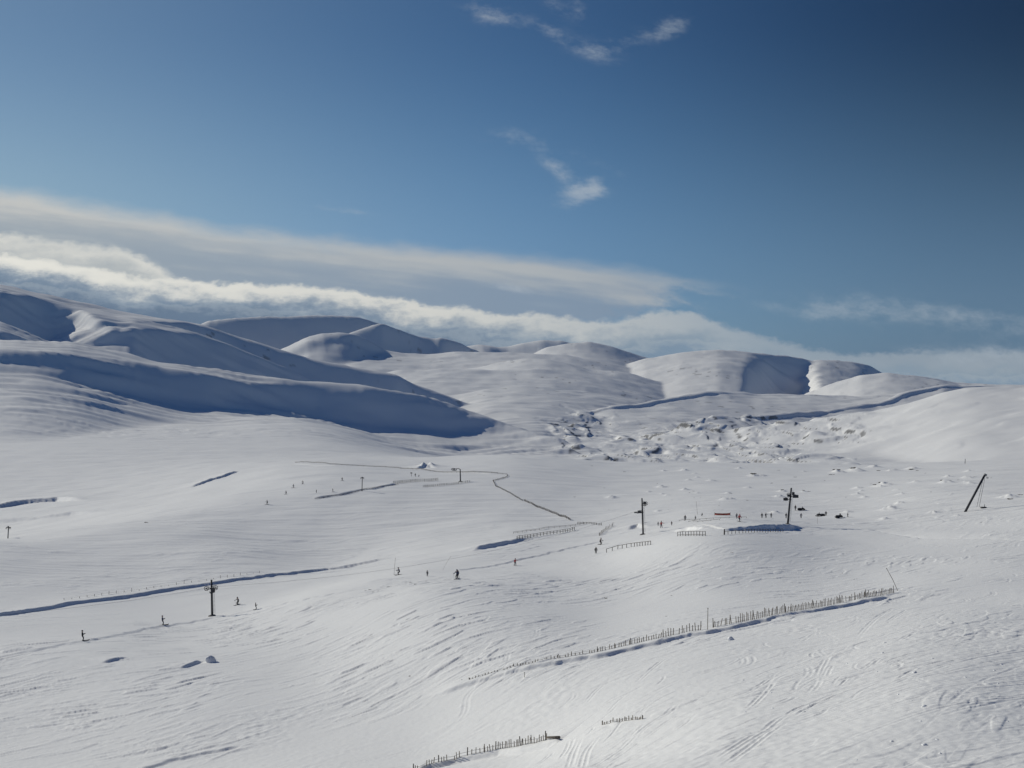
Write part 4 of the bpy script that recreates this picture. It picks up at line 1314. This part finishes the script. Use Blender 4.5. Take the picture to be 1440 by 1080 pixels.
# ------------------------------------------------------------------ heather clumps and stones
CL_M = []
for k in range(6):
    b = MB()
    rr = random.Random(40 + k)
    for q in range(5):
        b.blob((rr.uniform(-0.7, 0.7), rr.uniform(-0.3, 0.3), -0.05), (rr.uniform(0.25, 0.55), rr.uniform(0.2, 0.4), rr.uniform(0.2, 0.4)), 12, 5, 60 + 7 * k + q, 0.35, True)
    for q in range(40):
        a, r_ = rr.uniform(0, 6.3), rr.uniform(0, 0.9)
        x, y = r_ * math.cos(a), 0.45 * r_ * math.sin(a)
        b.tube((x, y, 0.05), (x + rr.gauss(0, 0.06), y + rr.gauss(0, 0.06), rr.uniform(0.2, 0.42)), 0.02, 0.006, 4)
    o = b.build('heather_clump', M_HEATH)
    CL_M.append(o.data)
    bpy.data.objects.remove(o)


def clump(u, v, wpx, label, group, hs=0.6):
    p = spot(u, v)
    s = 0.8 * wpx * p.y / F / 1.9
    o = link('heather_clump', random.choice(CL_M), None, p - Vector((0, 0, 0.02)), (0, 0, random.uniform(-0.4, 0.4)))
    o.scale = (s, s * 1.3, max(0.12, s * hs))
    tag(o, label, 'heather', group)


tuft = 'dark heather tuft poking through the snow left of the bulky skier'
for (u, v, w) in ((515, 829, 6), (520, 828.5, 7), (526, 831, 9), (533, 829, 5), (548, 823.5, 8), (572, 818, 6), (578, 818, 8), (585, 820.5, 8), (588, 817, 6), (600, 816, 5)):
    clump(u, v, w, tuft, 'heather tufts near the bulky skier', 0.5)
far = 'small dark heather clump scattered on the snowy plateau beyond the lift'
LST = [(970, 693, 4), (975.5, 691, 5), (994.5, 695.7, 4), (1014, 699.5, 4), (1028, 694, 6), (1026.5, 702, 7), (1051, 704.5, 5), (1076, 702, 3), (1016, 717.8, 4), (1005, 718, 4), (1053, 724.5, 3), (1060, 669, 12), (1095, 662.5, 5), (1118, 670.5, 5), (1177, 666, 14), (1170, 668, 9), (1200, 663, 16), (1213, 662, 12), (1227, 657.5, 14), (1236, 662, 8), (1283, 660.5, 12), (1290, 662, 6), (1242, 682.5, 16), (1232, 684, 10), (1330, 678.5, 16), (1348, 674, 5), (1363, 671.5, 9), (1372, 670, 7), (1417, 698.5, 10), (1422, 701.5, 13), (1435, 697, 8), (1265, 706, 9), (1252, 717, 14), (1130, 692, 5), (1138, 691.5, 6), (1012, 707, 3), (985, 700, 3), (963, 699, 3), (1100, 690, 6), (808, 699, 5), (832, 655, 4), (878, 663.5, 6), (913, 663.5, 5), (857, 717, 4), (850, 686, 4), (925, 680, 4), (945, 703, 3), (1380, 735, 4), (1349, 733, 3), (1408, 731, 3), (1394, 671.5, 5), (1310, 692, 4), (1190, 700, 4), (1302, 665, 4), (1085, 680, 5)]
for (u, v, w) in LST:
    clump(u, v, w, far, 'heather clumps on the far plateau', 0.55)
for _ in range(26):
    clump(random.uniform(930, 1435), random.uniform(660, 728), random.uniform(1.5, 4), far, 'heather clumps on the far plateau', 0.5)
clump(205.5, 735, 8, 'single dark boulder-like clump on the crest of the left slope', None, 0.7)
mid = 'small dark tuft in the tracked snow above the long paling fences'
for (u, v, w) in ((705, 843, 4), (713, 842, 3), (728, 836, 3), (735, 842, 4), (850, 841, 9), (1186, 804, 6), (1201, 813, 6), (1124, 819, 4), (938, 868, 6), (668, 826, 3), (980, 793, 4), (1030, 777, 7), (1055, 781, 3), (1172, 772, 4), (1183, 768, 4), (1196, 771, 3), (1112, 759, 4), (650, 960, 4), (577, 952, 7), (945, 838, 5)):
    clump(u, v, w, mid, 'tufts in the tracked snow', 0.35)
low = 'small icy lump kicked up in the snow at lower right'
for _ in range(36):
    u, v = random.uniform(1040, 1440), random.uniform(880, 1075)
    if v < 1180 - 0.22 * u:
        continue
    p = spot(u, v)
    r_ = random.uniform(0.03, 0.075) * random.choice([1, 1, 1.6])
    o = MB().blob((0, 0, 0.0), (r_ * random.uniform(1, 2), r_ * random.uniform(0.8, 1.6), r_ * 0.7), 9, 5, random.randint(0, 999), 0.35).build('snow_lump', M_SNOWB, None, p, (0, 0, random.uniform(0, 3)))
    tag(o, low, 'snow lump', 'icy lumps at lower right')
p = spot(295, 933)
tag(MB().blob((0, 0, 0.25), (0.62, 0.55, 0.62), 16, 10, 5, 0.28).blob((0.45, 0.15, 0.12), (0.45, 0.4, 0.4), 12, 8, 8, 0.3).build('snow_block', M_SNOWB, None, p), 'knee-high block of wind-carved snow on the lower left slope', 'snow block')
p = spot(1027, 899)
tag(MB().blob((0, 0, 0.12), (0.3, 0.28, 0.26), 14, 9, 15, 0.3).blob((0.18, -0.1, 0.06), (0.2, 0.18, 0.16), 12, 8, 18, 0.3).build('snow_block', M_SNOWB, None, p), 'small broken snow lump just below the long paling fence', 'snow block')

# ------------------------------------------------------------------ mountain air
hm = bpy.data.materials.new('thin_air')
hm.use_nodes = True
hm.node_tree.nodes.remove(hm.node_tree.nodes['Principled BSDF'])
pv = hm.node_tree.nodes.new('ShaderNodeVolumePrincipled')
pv.inputs['Color'].default_value = (0.68, 0.83, 1.0, 1)
pv.inputs['Density'].default_value = 1.4e-5
pv.inputs['Anisotropy'].default_value = 0.2
hm.node_tree.links.new(pv.outputs[0], hm.node_tree.nodes['Material Output'].inputs['Volume'])
o = MB().box((0, 3300, 160), (26500, 16500, 1130)).build('haze', hm, smooth=False)
o['kind'] = 'stuff'

# ------------------------------------------------------------------ light
SUN_EL = math.radians(28)
SUN_AZ = math.radians(-58)      # from +Y, negative = left
sd = Vector((math.sin(SUN_AZ) * math.cos(SUN_EL), math.cos(SUN_AZ) * math.cos(SUN_EL), math.sin(SUN_EL)))
sl = bpy.data.lights.new('sun', 'SUN')
sl.energy = 4.4
sl.angle = math.radians(0.5)
sl.color = (1.0, 0.955, 0.83)
so = bpy.data.objects.new('sun', sl)
so.rotation_euler = sd.to_track_quat('Z', 'Y').to_euler()
C.objects.link(so)

# ------------------------------------------------------------------ sky
w = bpy.data.worlds.new('World')
scene.world = w
w.use_nodes = True
nt = w.node_tree
N, L = nt.nodes, nt.links
bg = N['Background']
sky = N.new('ShaderNodeTexSky')
sky.sky_type = 'NISHITA'
sky.sun_disc = False
sky.sun_elevation = SUN_EL
sky.sun_rotation = SUN_AZ
sky.altitude = 900
sky.air_density = 1.0
sky.dust_density = 0.3
sky.ozone_density = 4.0


def val(x):
    n = N.new('ShaderNodeValue')
    n.outputs[0].default_value = x
    return n.outputs[0]


def op(kind, *a):
    n = N.new('ShaderNodeMath')
    n.operation = kind
    for q, x in enumerate(a):
        if isinstance(x, (int, float)):
            n.inputs[q].default_value = x
        else:
            L.new(x, n.inputs[q])
    return n.outputs[0]


def add(*a):
    r = a[0]
    for x in a[1:]:
        r = op('ADD', r, x)
    return r


def mul(*a):
    r = a[0]
    for x in a[1:]:
        r = op('MULTIPLY', r, x)
    return r


def smooth(x, a, b):
    n = N.new('ShaderNodeMapRange')
    n.interpolation_type = 'SMOOTHSTEP'
    L.new(x, n.inputs['Value'])
    n.inputs['From Min'].default_value = a
    n.inputs['From Max'].default_value = b
    return n.outputs['Result']


def curve_node(x, pts, lo=-8.0, hi=22.0, vmax=10.8):
    t = op('DIVIDE', op('SUBTRACT', x, lo), hi - lo)
    n = N.new('ShaderNodeFloatCurve')
    c = n.mapping.curves[0]
    pts = sorted(pts)
    for q, (a, b) in enumerate(pts):
        p = ((a / 100 - lo) / (hi - lo), b / 100 / vmax)
        if q < 2:
            c.points[q].location = p
        else:
            c.points.new(*p)
    n.mapping.use_clip = False
    n.mapping.update()
    L.new(t, n.inputs['Value'])
    return mul(n.outputs[0], vmax)


def fbm(x, y, sx, sy, z=0.0, detail=6, rough=0.55):
    cb = N.new('ShaderNodeCombineXYZ')
    L.new(mul(x, sx), cb.inputs[0])
    L.new(mul(y, sy), cb.inputs[1])
    cb.inputs[2].default_value = z
    n = N.new('ShaderNodeTexNoise')
    n.inputs['Scale'].default_value = 1.0
    n.inputs['Detail'].default_value = detail
    n.inputs['Roughness'].default_value = rough
    L.new(cb.outputs[0], n.inputs['Vector'])
    return n.outputs['Fac']


def lin(r, g, b):
    f = lambda c: (c / 255 / 12.92) if c < 10 else ((c / 255 + 0.055) / 1.055) ** 2.4
    return (f(r), f(g), f(b), 1)


def mix(fac, a, b):
    n = N.new('ShaderNodeMix')
    n.data_type = 'RGBA'
    n.clamp_factor = True
    if isinstance(fac, (int, float)):
        n.inputs[0].default_value = fac
    else:
        L.new(fac, n.inputs[0])
    for q, x in ((6, a), (7, b)):
        if isinstance(x, tuple):
            n.inputs[q].default_value = x
        else:
            L.new(x, n.inputs[q])
    return n.outputs[2]


EXPO = -0.61
CL = 2.0 ** -EXPO / 0.1          # cloud colours are radiances before the strength below


def cc(r, g, b):
    c = lin(r, g, b)
    return (c[0] * CL, c[1] * CL, c[2] * CL, 1)


tc = N.new('ShaderNodeTexCoord')
sp = N.new('ShaderNodeSeparateXYZ')
L.new(tc.outputs['Generated'], sp.inputs[0])
ymax = op('MAXIMUM', sp.outputs[1], 0.06)
cu = add(mul(op('DIVIDE', sp.outputs[0], ymax), F / 100), CX / 100)         # bearing
cv = op('SUBTRACT', VH / 100, mul(op('DIVIDE', sp.outputs[2], ymax), F / 100))   # 5 = horizontal, less = higher
ahead = smooth(sp.outputs[1], 0.05, 0.35)
sh = op('SUBTRACT', cv, mul(cu, 0.11))

# clear sky: deepen the blue away from the sun, pale glow towards it and towards the horizon
dt = N.new('ShaderNodeVectorMath')
dt.operation = 'DOT_PRODUCT'
L.new(tc.outputs['Generated'], dt.inputs[0])
dt.inputs[1].default_value = tuple(sd)
dot = dt.outputs['Value']
gm = N.new('ShaderNodeGamma')
gm.inputs['Gamma'].default_value = 1.25
L.new(sky.outputs[0], gm.inputs['Color'])
tint = N.new('ShaderNodeMix')
tint.data_type = 'RGBA'
tint.blend_type = 'MULTIPLY'
tint.inputs[0].default_value = 1.0
L.new(gm.outputs[0], tint.inputs[6])
tint.inputs[7].default_value = (0.25, 0.36, 0.41, 1)
dark = N.new('ShaderNodeVectorMath')
dark.operation = 'SCALE'
L.new(tint.outputs[2], dark.inputs[0])
L.new(add(0.34, mul(smooth(dot, 0.0, 0.6), 0.72)), dark.inputs['Scale'])
base = dark.outputs[0]
left = smooth(cu, 9.0, -3.0)
low = smooth(cv, 0.0, 5.0)
paleR = mix(smooth(cv, 1.2, 4.8), cc(104, 144, 180), cc(118, 155, 194))
pale = mix(left, paleR, cc(160, 186, 198))
fac = add(mul(smooth(dot, 0.3, 1.0), 0.34), mul(low, add(0.47, mul(smooth(dot, 0.1, 0.7), 0.29))))
col = mix(fac, base, pale)

# veil of high stratus: bright upper edge, soft grey underside, tapering to a point on the right
n1 = fbm(cu, sh, 0.35, 1.6, 1.3, 6, 0.5)
n2 = fbm(cu, sh, 1.5, 4.0, 4.1, 8, 0.62)
n3 = fbm(cu, sh, 0.30, 3.2, 8.8, 5, 0.5)
topA = curve_node(cu, [(-800, 120), (0, 262), (150, 285), (300, 312), (500, 334), (700, 350), (900, 376), (1030, 400), (1200, 430), (2200, 490)])
qa = add(op('SUBTRACT', cv, topA), mul(op('SUBTRACT', n1, 0.5), 0.40), mul(op('SUBTRACT', n2, 0.5), 0.22))
aA = mul(smooth(qa, -0.06, 0.26), smooth(add(cu, mul(qa, 1.6), mul(op('SUBTRACT', n2, 0.5), 2.5)), 10.6, 9.4))
inner = smooth(add(qa, mul(op('SUBTRACT', n3, 0.5), 1.2)), 0.12, 0.62)
colA = mix(inner, mix(left, cc(176, 180, 182), cc(206, 204, 198)), mix(left, cc(130, 148, 168), cc(162, 170, 176)))
streaks = smooth(n3, 0.52, 0.68)
colA = mix(mul(streaks, 0.45), colA, mix(left, cc(160, 172, 182), cc(190, 192, 190)))
col = mix(mul(aA, 0.93), col, colA)

# lower bank of cumulus
n4 = fbm(cu, cv, 2.4, 4.2, 2.2, 10, 0.62)
n4b = fbm(cu, cv, 6.5, 8.5, 5.2, 6, 0.6)
n5 = fbm(cu, cv, 0.9, 3.0, 6.2, 6, 0.55)
bump_ = add(mul(op('SUBTRACT', n4, 0.5), 0.30), mul(op('SUBTRACT', n4b, 0.5), 0.14))
topB2 = curve_node(cu, [(-800, 300), (0, 326), (100, 338), (190, 352), (235, 378), (300, 420), (800, 520), (2200, 560)])
qb2 = add(op('SUBTRACT', cv, topB2), bump_)
col = mix(mul(smooth(qb2, -0.02, 0.14), 0.85), col, mix(smooth(add(qb2, mul(op('SUBTRACT', n5, 0.5), 0.4)), 0.05, 0.4), cc(228, 226, 217), cc(176, 182, 184)))
topB = curve_node(cu, [(-800, 305), (0, 354), (100, 369), (200, 386), (300, 392), (400, 398), (450, 400), (560, 419), (640, 430), (750, 440), (850, 450), (890, 446), (930, 436), (980, 440), (1020, 455), (1080, 472), (1150, 486), (1250, 494), (1320, 490), (1440, 490), (2200, 500)])
qb = add(op('SUBTRACT', cv, topB), bump_, mul(op('SUBTRACT', n5, 0.5), 0.10))
right = smooth(cu, 5.0, 11.0)
aB = mul(smooth(qb, -0.02, 0.09), op('SUBTRACT', 1.0, mul(smooth(cu, 9.0, 11.5), smooth(qb, 0.5, -0.1), 0.5)))
sunny = mix(right, mix(left, cc(216, 215, 208), cc(238, 236, 226)), cc(164, 174, 182))
shade1 = mix(right, cc(126, 144, 163), cc(144, 160, 173))
shade2 = mix(right, cc(97, 117, 141), cc(128, 150, 170))
tB = add(qb, mul(op('SUBTRACT', n5, 0.5), 0.42), mul(op('SUBTRACT', n4, 0.5), 0.12))
colB = mix(smooth(tB, 0.10, 0.38), sunny, shade1)
colB = mix(smooth(tB, 0.28, 0.58), colB, shade2)
# a second, lower line of lit tops in the bank
n6 = fbm(cu, sh, 1.8, 5.0, 9.9, 8, 0.62)
qc = add(op('SUBTRACT', qb, 0.36), mul(op('SUBTRACT', n6, 0.5), 0.6))
lit2 = mul(smooth(qc, -0.02, 0.05), smooth(qc, 0.20, 0.04), 0.45)
colB = mix(lit2, colB, mix(right, cc(160, 171, 180), cc(166, 176, 183)))
col = mix(aB, col, colB)


# loose puffs and wisps
def blob(u, v, ru, rv, tilt, amp):
    a = math.radians(tilt)
    du, dv = op('SUBTRACT', cu, u / 100), op('SUBTRACT', cv, v / 100)
    x = op('DIVIDE', add(mul(du, math.cos(a)), mul(dv, math.sin(a))), ru / 100)
    y = op('DIVIDE', add(mul(du, -math.sin(a)), mul(dv, math.cos(a))), rv / 100)
    return mul(op('EXPONENT', mul(add(mul(x, x), mul(y, y)), -1.0)), amp)


bl = None
for b_ in ((815, 273, 36, 17, -8, 1.0), (838, 262, 12, 14, 0, 0.5), (785, 238, 34, 13, 35, 0.62), (735, 195, 60, 16, 8, 0.36), (850, 235, 60, 9, 20, 0.3),
           (690, 20, 40, 16, 15, 0.55), (795, 55, 75, 14, 25, 0.42), (870, 62, 50, 16, -15, 0.40), (943, 40, 30, 15, -20, 0.62), (780, 8, 26, 12, 30, 0.45), (815, 15, 12, 22, -20, 0.36),
           (722, 406, 46, 7, 12, 0.75), (490, 297, 45, 6, 8, 0.5), (1215, 432, 95, 22, 4, 0.58), (1160, 440, 50, 10, -10, 0.4), (1385, 452, 110, 20, 6, 0.58), (1390, 500, 110, 15, 2, 0.8), (1090, 432, 40, 10, 10, 0.3)):
    r_ = blob(*b_)
    bl = r_ if bl is None else add(bl, r_)
nw = fbm(cu, sh, 2.6, 5.0, 3.7, 10, 0.68)
ab = mul(smooth(add(bl, mul(op('SUBTRACT', nw, 0.5), 2.3)), 0.0, 1.5), smooth(bl, 0.0, 0.5))
col = mix(mul(ab, 0.6), col, mix(right, cc(196, 200, 202), cc(176, 186, 194)))
# beyond the picture: overhead and behind, the blue of a clear mountain sky
over = smooth(op('DIVIDE', sp.outputs[2], ymax), 0.40, 0.75)
view = mul(ahead, op('SUBTRACT', 1.0, over))
blue = N.new('ShaderNodeMix')
blue.data_type = 'RGBA'
blue.blend_type = 'MULTIPLY'
blue.inputs[0].default_value = 1.0
L.new(gm.outputs[0], blue.inputs[6])
blue.inputs[7].default_value = (0.155, 0.34, 0.49, 1)
final = mix(view, blue.outputs[2], col)
bg.inputs['Strength'].default_value = 0.1
L.new(final, bg.inputs['Color'])

# ------------------------------------------------------------------ view
scene.view_settings.view_transform = 'Standard'
scene.view_settings.look = 'None'
scene.view_settings.exposure = -0.61
scene.view_settings.gamma = 1.0
scene.render.engine = 'CYCLES'
